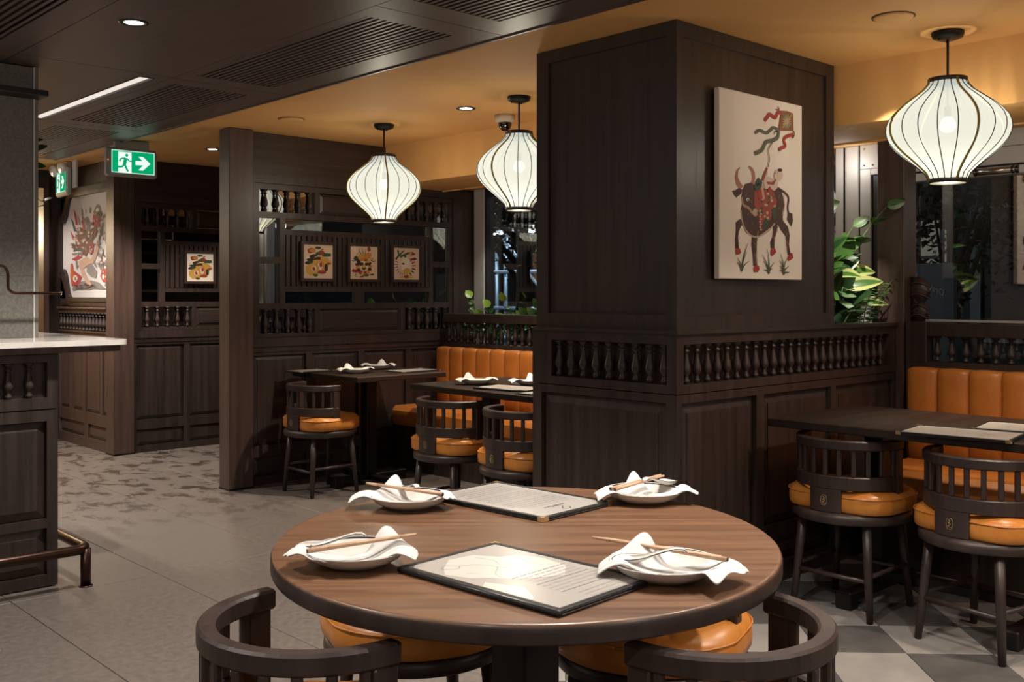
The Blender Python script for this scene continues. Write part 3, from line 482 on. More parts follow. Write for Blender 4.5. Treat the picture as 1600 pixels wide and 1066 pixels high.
MURAL = """
p;mred;0.7395,0.6129 0.7518,0.6875 0.801,0.7268 0.8981,0.6884 0.8981,0.6049 0.8497,0.5747 0.7691,0.5926
p;mgrey;0.7518,0.7063 0.7887,0.7463 0.8425,0.7755 0.9053,0.7529 0.9149,0.7198 0.946,0.6856 0.9101,0.6552 0.8497,0.6819
p;white;0.8764,0.7222 0.8719,0.7141 0.8594,0.7087 0.8425,0.7075 0.8254,0.7107 0.8129,0.7176 0.8083,0.7263 0.8129,0.7345 0.8254,0.7398 0.8425,0.741 0.8594,0.7377 0.8719,0.7308
p;mred;0.3108,0.7713 0.377,0.7089 0.4216,0.6193 0.3559,0.6323
p;mgreen;0.2439,0.692 0.3028,0.6643 0.3875,0.5725 0.3241,0.5706
p;mred;0.2304,0.5876 0.3294,0.5265 0.3612,0.4941 0.2814,0.507
p;mgrey;0.3954,0.7224 0.4555,0.6659 0.4917,0.6158 0.4346,0.6235
p;mred;0.4995,0.6491 0.5508,0.6531 0.5687,0.5834 0.5201,0.5905
p;mgrey;0.5508,0.6703 0.627,0.6851 0.7022,0.6242 0.6773,0.5593 0.589,0.5681
p;mgrey;0.4866,0.7652 0.5252,0.7436 0.5329,0.7 0.4995,0.6971
p;mgrey;0.6773,0.7627 0.7147,0.7462 0.7022,0.7045 0.6647,0.7161
p;mbrown;0.3559,0.5448 0.3954,0.6013 0.4866,0.6017 0.6396,0.561 0.8132,0.5998 0.8497,0.5514 0.8132,0.5063 0.7518,0.4807 0.7022,0.4071 0.589,0.3488 0.4866,0.3949 0.3559,0.4525
p;mcream;0.5271,0.5498 0.5245,0.5451 0.5173,0.5419 0.5075,0.541 0.4976,0.5427 0.4904,0.5466 0.4878,0.5516 0.4904,0.5563 0.4976,0.5595 0.5075,0.5604 0.5173,0.5586 0.5245,0.5548
p;mcream;0.6353,0.4654 0.6322,0.4605 0.6238,0.4571 0.6122,0.4562 0.6006,0.4579 0.5921,0.462 0.589,0.4671 0.5921,0.472 0.6006,0.4754 0.6122,0.4763 0.6238,0.4745 0.6322,0.4705
p;mred;0.4172,0.488 0.4133,0.4823 0.4026,0.4784 0.3879,0.4774 0.3732,0.4796 0.3624,0.4843 0.3585,0.4903 0.3624,0.496 0.3732,0.4999 0.3879,0.5009 0.4026,0.4987 0.4133,0.494
p;mcream;0.4207,0.4892 0.418,0.4833 0.4104,0.4791 0.4,0.4779 0.3896,0.4799 0.382,0.4847 0.3792,0.4908 0.382,0.4968 0.3896,0.501 0.4,0.5022 0.4104,0.5002 0.418,0.4954
p;mred;0.789,0.5509 0.7855,0.5449 0.7762,0.5409 0.7634,0.5398 0.7506,0.542 0.7411,0.5469 0.7377,0.5532 0.7411,0.5592 0.7506,0.5632 0.7634,0.5642 0.7762,0.562 0.7855,0.5571
p;mcream;0.4571,0.4656 0.453,0.4598 0.4418,0.4559 0.4264,0.4549 0.411,0.457 0.3997,0.4618 0.3955,0.4679 0.3997,0.4736 0.411,0.4776 0.4264,0.4786 0.4418,0.4764 0.453,0.4716
p;mgrey;0.4689,0.5519 0.4657,0.5469 0.4569,0.5435 0.4449,0.5426 0.4329,0.5445 0.4241,0.5487 0.4209,0.554 0.4241,0.5591 0.4329,0.5625 0.4449,0.5634 0.4569,0.5614 0.4657,0.5572
p;mgrey;0.538,0.4847 0.5338,0.4787 0.5222,0.4745 0.5062,0.4735 0.4903,0.4757 0.4786,0.4808 0.4743,0.4872 0.4786,0.4933 0.4903,0.4974 0.5062,0.4984 0.5222,0.4961 0.5338,0.4911
p;mcream;0.4027,0.5525 0.4,0.546 0.3926,0.5416 0.3826,0.5402 0.3725,0.5424 0.3651,0.5476 0.3624,0.5543 0.3651,0.5607 0.3725,0.5652 0.3826,0.5665 0.3926,0.5643 0.4,0.5592
p;mcream;0.4941,0.552 0.4913,0.5455 0.4836,0.541 0.473,0.5397 0.4623,0.5419 0.4545,0.5471 0.4517,0.5538 0.4545,0.5603 0.4623,0.5648 0.473,0.5661 0.4836,0.5638 0.4913,0.5587
p;mcream;0.4832,0.4232 0.4805,0.4182 0.4732,0.4146 0.4633,0.4136 0.4533,0.4153 0.446,0.4193 0.4434,0.4246 0.446,0.4296 0.4533,0.4332 0.4633,0.4342 0.4732,0.4325 0.4805,0.4285
p;mcream;0.6861,0.5475 0.6821,0.5416 0.6714,0.5377 0.6566,0.5367 0.6419,0.539 0.631,0.5439 0.6271,0.5501 0.631,0.556 0.6419,0.5599 0.6566,0.5609 0.6714,0.5586 0.6821,0.5537
p;mred;0.418,0.5174 0.4145,0.5117 0.4049,0.5079 0.3917,0.5069 0.3785,0.5089 0.3689,0.5136 0.3653,0.5196 0.3689,0.5252 0.3785,0.5291 0.3917,0.5301 0.4049,0.528 0.4145,0.5233
p;mgrey;0.4096,0.5219 0.4054,0.5157 0.3936,0.5115 0.3775,0.5104 0.3614,0.5128 0.3496,0.5179 0.3453,0.5245 0.3496,0.5308 0.3614,0.5349 0.3775,0.536 0.3936,0.5336 0.4054,0.5284
p;mcream;0.4584,0.4148 0.4545,0.4085 0.4437,0.4041 0.429,0.4028 0.4142,0.405 0.4034,0.4101 0.3994,0.4168 0.4034,0.4231 0.4142,0.4275 0.429,0.4288 0.4437,0.4266 0.4545,0.4214
p;mcream;0.5523,0.4221 0.5481,0.4167 0.5367,0.413 0.5211,0.412 0.5055,0.414 0.494,0.4185 0.4898,0.4242 0.494,0.4297 0.5055,0.4334 0.5211,0.4343 0.5367,0.4323 0.5481,0.4278
p;mcream;0.4493,0.5804 0.4451,0.5742 0.4336,0.57 0.4178,0.569 0.402,0.5715 0.3904,0.5767 0.3861,0.5833 0.3904,0.5895 0.402,0.5937 0.4178,0.5946 0.4336,0.5922 0.4451,0.5869
p;mcream;0.5681,0.4885 0.5646,0.4831 0.5551,0.4794 0.542,0.4785 0.5289,0.4804 0.5193,0.4849 0.5158,0.4905 0.5193,0.4959 0.5289,0.4996 0.542,0.5005 0.5551,0.4985 0.5646,0.4941
p;mcream;0.6775,0.5177 0.6743,0.5116 0.6653,0.5074 0.6531,0.5062 0.6409,0.5084 0.6319,0.5134 0.6286,0.5197 0.6319,0.5258 0.6409,0.53 0.6531,0.5312 0.6653,0.529 0.6743,0.524
p;mcream;0.5912,0.4911 0.5873,0.486 0.5768,0.4825 0.5624,0.4816 0.5479,0.4836 0.5373,0.4879 0.5334,0.4934 0.5373,0.4986 0.5479,0.5021 0.5624,0.503 0.5768,0.501 0.5873,0.4966
p;mcream;0.5544,0.4778 0.5516,0.4736 0.5437,0.4707 0.5331,0.4699 0.5224,0.4715 0.5145,0.475 0.5116,0.4794 0.5145,0.4836 0.5224,0.4865 0.5331,0.4872 0.5437,0.4856 0.5516,0.4822
p;mred;0.4934,0.4289 0.4892,0.4231 0.4777,0.4192 0.462,0.4182 0.4463,0.4203 0.4347,0.425 0.4305,0.431 0.4347,0.4367 0.4463,0.4407 0.462,0.4417 0.4777,0.4396 0.4892,0.4349
p;mcream;0.466,0.5837 0.4625,0.5777 0.453,0.5736 0.44,0.5726 0.4269,0.5748 0.4173,0.5798 0.4138,0.5862 0.4173,0.5922 0.4269,0.5963 0.44,0.5973 0.453,0.595 0.4625,0.5901
p;mcream;0.4571,0.4654 0.4536,0.461 0.4441,0.4581 0.4312,0.4573 0.4182,0.459 0.4087,0.4627 0.4052,0.4673 0.4087,0.4717 0.4182,0.4747 0.4312,0.4754 0.4441,0.4737 0.4536,0.4701
p;mcream;0.398,0.5003 0.3955,0.494 0.3886,0.4895 0.3791,0.4881 0.3696,0.4902 0.3627,0.4952 0.3602,0.5018 0.3627,0.5081 0.3696,0.5126 0.3791,0.5139 0.3886,0.5118 0.3955,0.5068
p;mgreen;0.3028,0.4319 0.5252,0.4273 0.5431,0.4027 0.3294,0.4037
p;mgrey;0.2707,0.3869 0.5123,0.3941 0.5278,0.3716 0.2975,0.3695
p;mred;0.2707,0.338 0.4294,0.3658 0.5175,0.346 0.3559,0.3192
p;mgreen;0.2707,0.4702 0.3294,0.4729 0.3506,0.4381 0.2895,0.4382
p;mpeach;0.4294,0.3146 0.6144,0.351 0.7022,0.3221 0.801,0.4039 0.8376,0.4866 0.8667,0.4017 0.7838,0.292 0.6446,0.2838 0.5636,0.254 0.4607,0.2608
p;mred;0.6697,0.4508 0.7395,0.4718 0.774,0.4423 0.7543,0.3819 0.7022,0.358 0.6647,0.3894
p;mgrey;0.2707,0.0765 0.3823,0.1071 0.4866,0.143 0.7147,0.1502 0.886,0.1317 1.0336,0.0754 0.7395,0.0813 0.6897,0.072
p;mpeach;0.4555,0.2686 0.538,0.2574 0.589,0.2011 0.7271,0.1143 0.6647,0.0958 0.5175,0.183
p;mgrey;0.6144,0.2749 0.7395,0.2836 0.8425,0.216 0.8181,0.1678 0.7147,0.1804 0.6144,0.2197
p;mred;0.2439,0.2945 0.2895,0.3033 0.3161,0.2392 0.4346,0.2082 0.5072,0.1831 0.4346,0.1145 0.2761,0.1058 0.2385,0.1866
p;morange;0.2492,0.2944 0.2814,0.2995 0.3028,0.2346 0.3559,0.1948 0.2761,0.1176 0.2439,0.1865
p;white;0.4085,0.1699 0.4015,0.1554 0.3823,0.145 0.3559,0.1413 0.3294,0.1455 0.3099,0.1564 0.3028,0.1711 0.3099,0.1857 0.3294,0.1961 0.3559,0.1997 0.3823,0.1954 0.4015,0.1845
p;mgrey;0.377,0.1654 0.3742,0.1586 0.3664,0.1537 0.3559,0.152 0.3453,0.1539 0.3375,0.159 0.3347,0.1659 0.3375,0.1726 0.3453,0.1775 0.3559,0.1792 0.3664,0.1773 0.3742,0.1722
p;mred;0.9053,0.1825 0.946,0.2374 1.0758,0.2487 1.0758,0.1282 0.9579,0.1384
p;mgrey;0.977,0.2581 0.9712,0.2434 0.9556,0.2329 0.9341,0.2293 0.9125,0.2337 0.8967,0.2448 0.8909,0.2598 0.8967,0.2745 0.9125,0.285 0.9341,0.2885 0.9556,0.2841 0.9712,0.2729
p;mgrey;1.0828,0.2851 1.0771,0.2706 1.0618,0.2603 1.0407,0.2568 1.0195,0.2611 1.004,0.2722 0.9983,0.2871 1.004,0.3016 1.0195,0.312 1.0407,0.3154 1.0618,0.311 1.0771,0.2999
p;white;0.9912,0.1768 0.9883,0.1667 0.9805,0.1594 0.9698,0.1568 0.9591,0.1596 0.9513,0.1671 0.9484,0.1773 0.9513,0.1875 0.9591,0.1948 0.9698,0.1973 0.9805,0.1945 0.9883,0.1869
s:0.0372:0.3;mgrey;0.9627,0.6154 0.9221,0.5481 0.8909,0.4845 0.874,0.3782
s:0.0372:0.3;mgrey;1.0688,0.5231 1.0172,0.4703 1.0758,0.3931
s:0.0372:0.3;mgrey;1.0524,0.6977 1.0407,0.6343 1.0758,0.605
s:0.0372:0.3;mgrey;0.9341,0.566 0.946,0.51
s:0.0372:0.3;mgrey;0.8497,0.365 0.9341,0.344 0.9149,0.326
s:0.0372:0.3;mgrey;0.3823,0.3205 0.3954,0.2621 0.4346,0.2806
s:0.0372:0.3;mgrey;0.7641,0.3065 0.8376,0.2534
s:0.0372:0.3;mgrey;0.9817,0.3703 0.9341,0.3533
s:0.0372:0.3;mgrey;0.3028,0.0832 0.4346,0.0875
s:0.0372:0.3;mgrey;1.0054,0.1214 1.0641,0.0981
s:0.0137:0.3;mred;0.5342,0.3891 0.5293,0.3723 0.5038,0.356
s:0.0207:0.3;mbrown;0.5237,0.6677 0.5294,0.6825 0.5145,0.6984
s:0.0197:0.3;mcream;0.591,0.4251 0.6021,0.4131 0.5929,0.4018
s:0.0199:0.3;mgrey;0.7926,0.5348 0.8259,0.5443 0.8396,0.5546
s:0.0212:0.3;mcream;0.6103,0.5962 0.6218,0.6051 0.6131,0.6151
s:0.013:0.3;mgrey;0.5898,0.724 0.6,0.7323 0.5898,0.7418
s:0.0146:0.3;mbrown;0.5397,0.5484 0.5447,0.5586 0.5292,0.5698
s:0.021:0.3;mbrown;0.7991,0.5387 0.8363,0.55 0.8539,0.5621
s:0.0145:0.3;mbrown;0.598,0.3732 0.6092,0.3634 0.6002,0.3542
s:0.0144:0.3;mcream;0.4888,0.5411 0.484,0.5546 0.4584,0.569
s:0.0208:0.3;mbrown;0.6716,0.4495 0.7266,0.4495 0.7614,0.4502
s:0.0158:0.3;mcream;0.4602,0.5772 0.4597,0.5875 0.4383,0.5989
s:0.021:0.3;mcream;0.7162,0.5313 0.7467,0.5443 0.7573,0.558
s:0.0156:0.3;mgrey;0.6782,0.4165 0.707,0.4093 0.7158,0.4028
s:0.0167:0.3;mgrey;0.5945,0.4273 0.607,0.4177 0.5991,0.4089
s:0.0129:0.3;mbrown;0.7575,0.4468 0.7985,0.4461 0.8196,0.446
s:0.0178:0.3;mbrown;0.3635,0.4406 0.3245,0.4385 0.2638,0.437
s:0.0209:0.3;mred;0.6215,0.6342 0.6331,0.6426 0.6246,0.6521
s:0.0197:0.3;mbrown;0.3715,0.4162 0.3474,0.4106 0.3019,0.4057
s:0.0132:0.3;mgrey;0.5578,0.6571 0.5665,0.6671 0.5547,0.6782
s:0.0146:0.3;mgrey;0.7082,0.4982 0.7474,0.5099 0.7667,0.5224
s:0.0184:0.3;mgrey;0.5184,0.6463 0.5224,0.6633 0.5058,0.6814
s:0.0196:0.3;mcream;0.6835,0.3983 0.7127,0.3877 0.7218,0.3778
s:0.0146:0.3;mcream;0.4195,0.379 0.4067,0.3691 0.3727,0.3597
s:0.0158:0.3;mgrey;0.5601,0.5541 0.5658,0.57 0.551,0.5869
s:0.0165:0.3;mbrown;0.3618,0.4533 0.3217,0.4539 0.2598,0.4553
s:0.0201:0.3;mbrown;0.6211,0.4988 0.6377,0.5087 0.6342,0.5193
s:0.0191:0.3;mred;0.5035,0.6365 0.5083,0.6481 0.4924,0.6609
s:0.016:0.3;mcream;0.7455,0.3542 0.7767,0.341 0.7881,0.3284
s:0.0169:0.3;mcream;0.3613,0.5025 0.3403,0.5095 0.298,0.5174
s:0.0145:0.3;mgrey;0.5872,0.7125 0.5972,0.7305 0.5869,0.7497
s:0.0184:0.3;mgrey;0.3057,0.4672 0.2838,0.4689 0.2403,0.4714
s:0.0132:0.3;mcream;0.2732,0.4597 0.2516,0.4604 0.2084,0.4619
s:0.0138:0.3;mred;0.5201,0.6559 0.5247,0.6724 0.5087,0.69
s:0.0171:0.3;mred;0.4238,0.5802 0.4228,0.5888 0.4009,0.5984
s:0.021:0.3;mbrown;0.7102,0.6135 0.7286,0.6245 0.7271,0.6366
s:0.016:0.3;mred;0.4992,0.3786 0.4942,0.3663 0.4685,0.3546
s:0.0198:0.3;mbrown;0.7335,0.612 0.7541,0.6236 0.7549,0.6362
s:0.0136:0.3;mgrey;0.9179,0.6071 0.8946,0.5904 0.9197,0.5713
s:0.0166:0.3;mgrey;0.8546,0.294 0.8475,0.2886 0.8767,0.2823
s:0.0122:0.3;mgrey;0.9758,0.4947 0.9726,0.4856 0.9602,0.477
s:0.0218:0.3;mgrey;0.9743,0.6701 0.9824,0.6594 0.9683,0.6499
s:0.0195:0.3;mbrown;0.9275,0.7014 0.9115,0.6962 0.9372,0.6886
s:0.0193:0.3;mgrey;1.0655,0.3797 1.0659,0.3615 1.0789,0.343
s:0.018:0.3;mbrown;0.9139,0.6402 0.8927,0.6355 0.9268,0.6279
s:0.0205:0.3;mbrown;0.9687,0.3779 0.9694,0.3593 0.955,0.341
s:0.0178:0.3;mbrown;0.9171,0.6823 0.8979,0.6757 0.9275,0.6663
s:0.0189:0.3;mbrown;0.9136,0.6016 0.897,0.5925 0.8965,0.5827
s:0.0197:0.3;mbrown;0.9439,0.3359 0.9493,0.3176 0.9099,0.3004
s:0.0177:0.3;mbrown;0.9751,0.4958 0.9872,0.4856 0.9554,0.4771
s:0.0164:0.3;mbrown;0.8672,0.7031 0.8647,0.6901 0.8497,0.6779
s:0.025:0.3;mgrey;0.9986,0.2945 0.9877,0.2832 1.0192,0.271
s:0.0243:0.3;mgrey;0.9225,0.5403 0.9185,0.5306 0.9113,0.521
s:0.0234:0.3;mbrown;0.9628,0.2886 0.9641,0.2718 0.9713,0.2549
s:0.0176:0.3;mgrey;0.9934,0.3492 1.0159,0.343 0.9989,0.3379
s:0.0252:0.3;mbrown;1.0722,0.5032 1.051,0.4942 1.0509,0.4843
s:0.0135:0.3;mgrey;0.8829,0.3133 0.8913,0.3048 0.8857,0.2966
s:0.0135:0.3;mgrey;0.8623,0.379 0.8695,0.3705 0.8338,0.3633
s:0.0118:0.3;mgrey;0.9693,0.6446 0.9661,0.636 0.9444,0.6283
s:0.0126:0.3;mgrey;0.8738,0.6663 0.8666,0.6566 0.8928,0.6451
s:0.0251:0.3;mgrey;0.8938,0.2979 0.8816,0.2774 0.879,0.2565
s:0.0237:0.3;mgrey;0.9605,0.4008 0.9719,0.3902 0.9564,0.3804
s:0.0234:0.3;mgrey;0.9509,0.5324 0.9481,0.5188 0.947,0.5051
s:0.0235:0.3;mbrown;0.8958,0.4516 0.8803,0.4323 0.9176,0.4111
s:0.0202:0.3;mgrey;0.8883,0.5983 0.8933,0.5893 0.8555,0.5825
s:0.0213:0.3;mgrey;0.8906,0.4611 0.9048,0.4526 0.9142,0.4442
s:0.0199:0.3;mbrown;0.9696,0.3728 0.9734,0.3658 0.9533,0.3594
s:0.0201:0.3;mbrown;0.8999,0.5129 0.8912,0.4991 0.8854,0.4851
s:0.0153:0.3;mgrey;1.0714,0.2951 1.0615,0.2769 1.0934,0.2577
s:0.0177:0.3;mgrey;0.8781,0.494 0.8891,0.4767 0.8568,0.4611
s:0.0178:0.3;mgrey;0.911,0.6577 0.9343,0.6457 0.9067,0.6365
s:0.0237:0.3;mbrown;0.9905,0.68 1.0036,0.6673 0.9584,0.6578
s:0.0131:0.3;mgrey;0.9376,0.2783 0.9163,0.2676 0.9313,0.2561
s:0.0172:0.3;mgrey;1.0161,0.5373 1.0067,0.5238 1.0106,0.5096
s:0.0114:0.3;mbrown;0.935,0.4246 0.9348,0.4057 0.9184,0.3873
s:0.0119:0.3;mgrey;0.8646,0.7181 0.8559,0.6995 0.8453,0.6809
s:0.0229:0.3;mbrown;0.9727,0.304 0.9662,0.2905 0.9798,0.2765
s:0.0183:0.3;mbrown;0.8987,0.5651 0.9169,0.5497 0.8853,0.5367
s:0.01:0.3;mbrown;0.4454,0.087 0.4827,0.0932 0.4982,0.0867
s:0.01:0.3;dark;0.5639,0.12 0.6087,0.1244 0.6244,0.1195
s:0.01:0.3;mbrown;0.5911,0.0991 0.6216,0.0969 0.6648,0.0986
s:0.01:0.3;dark;0.6253,0.1158 0.6748,0.1126 0.6785,0.1154
s:0.01:0.3;mbrown;0.6292,0.089 0.6792,0.0953 0.6798,0.0887
s:0.01:0.3;dark;0.6567,0.1023 0.703,0.0971 0.7182,0.102
s:0.01:0.3;mbrown;0.6127,0.096 0.659,0.1003 0.6768,0.0957
s:0.01:0.3;dark;0.3696,0.095 0.3864,0.0881 0.4413,0.0946
s:0.01:0.3;mbrown;0.7235,0.1156 0.7464,0.1159 0.8024,0.115
s:0.01:0.3;dark;0.6988,0.1077 0.7478,0.1049 0.7667,0.1072
s:0.01:0.3;mbrown;0.4546,0.1087 0.5027,0.114 0.5255,0.1083
s:0.01:0.3;dark;0.756,0.1044 0.7972,0.098 0.8344,0.1039
s:0.01:0.3;dark;0.3481,0.1038 0.3755,0.1084 0.4327,0.1033
s:0.01:0.3;mbrown;0.4648,0.0869 0.5142,0.0925 0.5492,0.0865
s:0.01:0.3;dark;0.5971,0.1113 0.6189,0.1182 0.6652,0.1108
s:0.01:0.3;mbrown;0.5879,0.0852 0.6325,0.0917 0.6526,0.0849
s:0.01:0.3;dark;0.5914,0.1128 0.6155,0.1162 0.6663,0.1122
s:0.01:0.3;mbrown;0.5558,0.1158 0.579,0.1165 0.6267,0.1152
s:0.01:0.3;dark;0.4865,0.0919 0.5097,0.0892 0.5597,0.0915
s:0.01:0.3;mbrown;0.4349,0.0901 0.4648,0.0893 0.5084,0.0897
p;mcream;0.8279,0.6925 0.8259,0.6888 0.8205,0.6864 0.8132,0.6858 0.8059,0.6872 0.8005,0.6903 0.7985,0.6942 0.8005,0.6978 0.8059,0.7002 0.8132,0.7008 0.8205,0.6993 0.8259,0.6963
p;mcream;0.8643,0.6438 0.8623,0.6402 0.857,0.6377 0.8497,0.6371 0.8425,0.6385 0.8371,0.6415 0.8352,0.6454 0.8371,0.649 0.8425,0.6514 0.8497,0.652 0.857,0.6506 0.8623,0.6476
p;mcream;0.8034,0.6377 0.8015,0.6341 0.7961,0.6316 0.7887,0.631 0.7814,0.6324 0.776,0.6354 0.774,0.6393 0.776,0.6429 0.7814,0.6454 0.7887,0.646 0.7961,0.6446 0.8015,0.6416
p;mcream;0.3717,0.1849 0.3696,0.181 0.3638,0.1782 0.3559,0.1773 0.348,0.1784 0.3421,0.1814 0.34,0.1853 0.3421,0.1891 0.348,0.1919 0.3559,0.1928 0.3638,0.1917 0.3696,0.1888
p;mcream;0.4111,0.1553 0.409,0.1515 0.4033,0.1487 0.3954,0.1477 0.3875,0.1488 0.3817,0.1517 0.3796,0.1556 0.3817,0.1595 0.3875,0.1623 0.3954,0.1632 0.4033,0.1621 0.409,0.1592
p;mcream;0.9959,0.2135 0.994,0.2099 0.9888,0.2073 0.9817,0.2064 0.9746,0.2075 0.9694,0.2103 0.9675,0.214 0.9694,0.2176 0.9746,0.2202 0.9817,0.2211 0.9888,0.22 0.994,0.2172
p;mcream;1.043,0.1761 1.0411,0.1725 1.036,0.1698 1.0289,0.1689 1.0219,0.17 1.0167,0.1728 1.0148,0.1765 1.0167,0.1801 1.0219,0.1827 1.0289,0.1836 1.036,0.1825 1.0411,0.1798
p;mcream;0.7171,0.4255 0.7151,0.4218 0.7097,0.4192 0.7022,0.4184 0.6947,0.4197 0.6893,0.4227 0.6873,0.4265 0.6893,0.4302 0.6947,0.4328 0.7022,0.4335 0.7097,0.4323 0.7151,0.4293
p;mcream;0.7543,0.4054 0.7523,0.4017 0.7469,0.3991 0.7395,0.3984 0.732,0.3996 0.7266,0.4025 0.7246,0.4064 0.7266,0.4101 0.732,0.4127 0.7395,0.4134 0.7469,0.4122 0.7523,0.4092
"""
# ------------------------------------------------------------------ floor
floor = MB().box(-3.2, 5.4, -4.2, 12.2, -.12, -.006).build('floor', 'floor_joint'); tag(floor, kind='structure')
def clip(poly, f):
    out = []
    for i in range(len(poly)):
        a, b = poly[i], poly[(i+1) % len(poly)]; fa, fb = f(a), f(b)
        if fa >= 0: out.append(a)
        if fa*fb < 0: t = fa/(fa-fb); out.append((a[0]+(b[0]-a[0])*t, a[1]+(b[1]-a[1])*t))
    return out
def tile_mesh(poly, m, g=.0012):
    cx = sum(p[0] for p in poly)/len(poly); cy = sum(p[1] for p in poly)/len(poly)
    k = [(p[0]+(cx-p[0])*g/.15, p[1]+(cy-p[1])*g/.15) for p in poly]; k2 = [(p[0]+(cx-p[0])*(g+.0012)/.15, p[1]+(cy-p[1])*(g+.0012)/.15) for p in poly]
    n = len(poly); mb = MB()
    mb.add([(x, y, -.006) for x, y in k]+[(x, y, -.0012) for x, y in k]+[(x, y, 0) for x, y in k2],
           [tuple(range(2*n, 3*n))]+[(i+o, (i+1) % n+o, n+(i+1) % n+o, n+i+o) for o in (0, n) for i in range(n)])
    return mb.mesh('floor_tile', m, False)
ck = .303; c45 = math.sqrt(.5); OU, OV = .09*.303, -.19*.303; SPLIT = 2.5
for i in range(-2, 30):
    for j in range(-18, 12):
        u0, v0 = i*ck+OU, j*ck+OV
        P = [((u*c45-v*c45), (u*c45+v*c45)) for u, v in ((u0, v0), (u0+ck, v0), (u0+ck, v0+ck), (u0, v0+ck))]
        cx = sum(p[0] for p in P)/4; cy = sum(p[1] for p in P)/4
        dep = cx*math.sin(TL)+cy*math.cos(TL); lat = cx*math.cos(TL)-cy*math.sin(TL)
        if dep < 2.9 or abs(lat) > .53*dep+.25 or cx > 5.3: continue
        for f in (lambda p: SPLIT-p[1], lambda p: 5.3-p[0]):
            P = clip(P, f)
            if len(P) < 3: break
        if len(P) < 3: continue
        link('floor_tile', tile_mesh(P, 'tile_dark' if (i+j) % 2 == 0 else 'tile_light'), floor)
sx = [1.36-.627*5+.627*k for k in range(14)]; sy = [SPLIT+.003, 4.487, 6.38, 8.27, 10.16, 12.1]
for i in range(len(sx)-1):
    for j in range(len(sy)-1):
        x0, x1, y0, y1 = sx[i]+.0015, min(sx[i+1], 5.35)-.0015, sy[j]+.0015, sy[j+1]-.0015
        if x1 <= x0: continue
        MB().box(x0, x1, y0, y1, -.006, 0, .001).build('floor_slab', 'slab', floor)
# the same slabs carry on behind and beside the camera, out of view
MB().box(-3.2, .2, -4.2, SPLIT, -.006, -.001).build('floor_slab', 'slab', floor); 
MB().box(.2, 5.35, -4.2, .6, -.0062, -.0015).build('floor_slab', 'slab', floor)
# ------------------------------------------------------------------ ceilings, beam
ceil = MB().box(2.86, 5.4, -4.2, 12.2, CZ, CZ+.1).box(-3.2, 2.86, 8.38, 12.2, CZ, CZ+.1).build('ceiling', 'ceiling_paint'); tag(ceil, kind='structure')
dc = MB().box(-3.2, 2.86, -4.2, 8.36, DZ+.03, DZ+.2).build('ceiling', 'dark'); tag(dc, kind='structure')
# dark timber ceiling boards with slotted grilles
def board(x0, x1, y0, y1, holes=()):
    mb = MB(); HS = list(holes)
    X = sorted({x0, x1, *[h[0] for h in HS], *[h[1] for h in HS]}); Y = sorted({y0, y1, *[h[2] for h in HS], *[h[3] for h in HS]})
    for a in range(len(X)-1):
        for b in range(len(Y)-1):
            cx, cy = (X[a]+X[a+1])/2, (Y[b]+Y[b+1])/2
            if any(h[0] < cx < h[1] and h[2] < cy < h[3] for h in HS): continue
            mb.box(X[a], X[a+1], Y[b], Y[b+1], DZ, DZ+.03)
    return mb.build('ceiling_board', 'ceiling_wood', dc)
G = [(2.258, 2.68, 4.95, 6.39), (2.258, 2.68, 3.24, 4.68), (2.258, 2.68, 6.65, 8.09), (2.258, 2.68, 1.5, 2.95)]
g = .002
board(2.20, 2.86, 4.82, 6.52, [G[0]]); board(2.20, 2.86, 3.10, 4.816, [G[1]]); board(2.20, 2.86, 6.524, 8.36, [G[2]]); board(2.20, 2.86, -4.2, 3.096, [G[3]])
STRIP = (2.06, 2.14, 4.88, 6.5)
board(1.477, 2.197, 4.805, 8.36, [STRIP]); board(1.477, 2.197, -4.2, 4.80)
GD = [(.93, 1.345, 1.9, 3.2), (.93, 1.345, 3.35, 4.62)]
board(-3.2, 1.474, -4.2, 8.36, GD)
for gx0, gx1, gy0, gy1 in G+GD:
    n = 14; p = (gx1-gx0)/n; me = MB().box(0, p*.50, 0, gy1-gy0, 0, .005, .001).mesh('slat', 'ceiling_wood')
    for k in range(n): link('slat', me, dc, (gx0+p*(k+.19), gy0, DZ+.001))
e = MB().box(2.846, 2.86, -4.2, 8.36, DZ-.006, CZ).build('edge_trim', 'ceiling_wood', dc)
st = thing('strip_light', 'long recessed linear light glowing white in the dark timber ceiling', 'light', (2.10, 5.69, DZ))
MB().box(-.04, -.034, -.81, .81, -.003, .028).box(.034, .04, -.81, .81, -.003, .028).box(-.034, .034, -.81, -.804, -.003, .028).box(-.034, .034, .804, .81, -.003, .028).build('trim_frame', 'dark_frame', st)
MB().box(-.034, .034, -.804, .804, .008, .02).build('diffuser', 'strip_glow', st)
beam = MB().box(4.44, 4.98, -4.2, 6.3, 2.072, CZ).build('trim_1', 'ceiling_paint'); tag(beam, kind='structure')
head = MB().box(4.98, 5.45, -4.2, 6.3, 2.10, CZ).build('trim_2', 'ceiling_paint'); tag(head, kind='structure')
MB().box(4.965, 4.985, -4.2, 6.12, 2.064, 2.10).build('edge_bead', 'ceiling_paint', head)
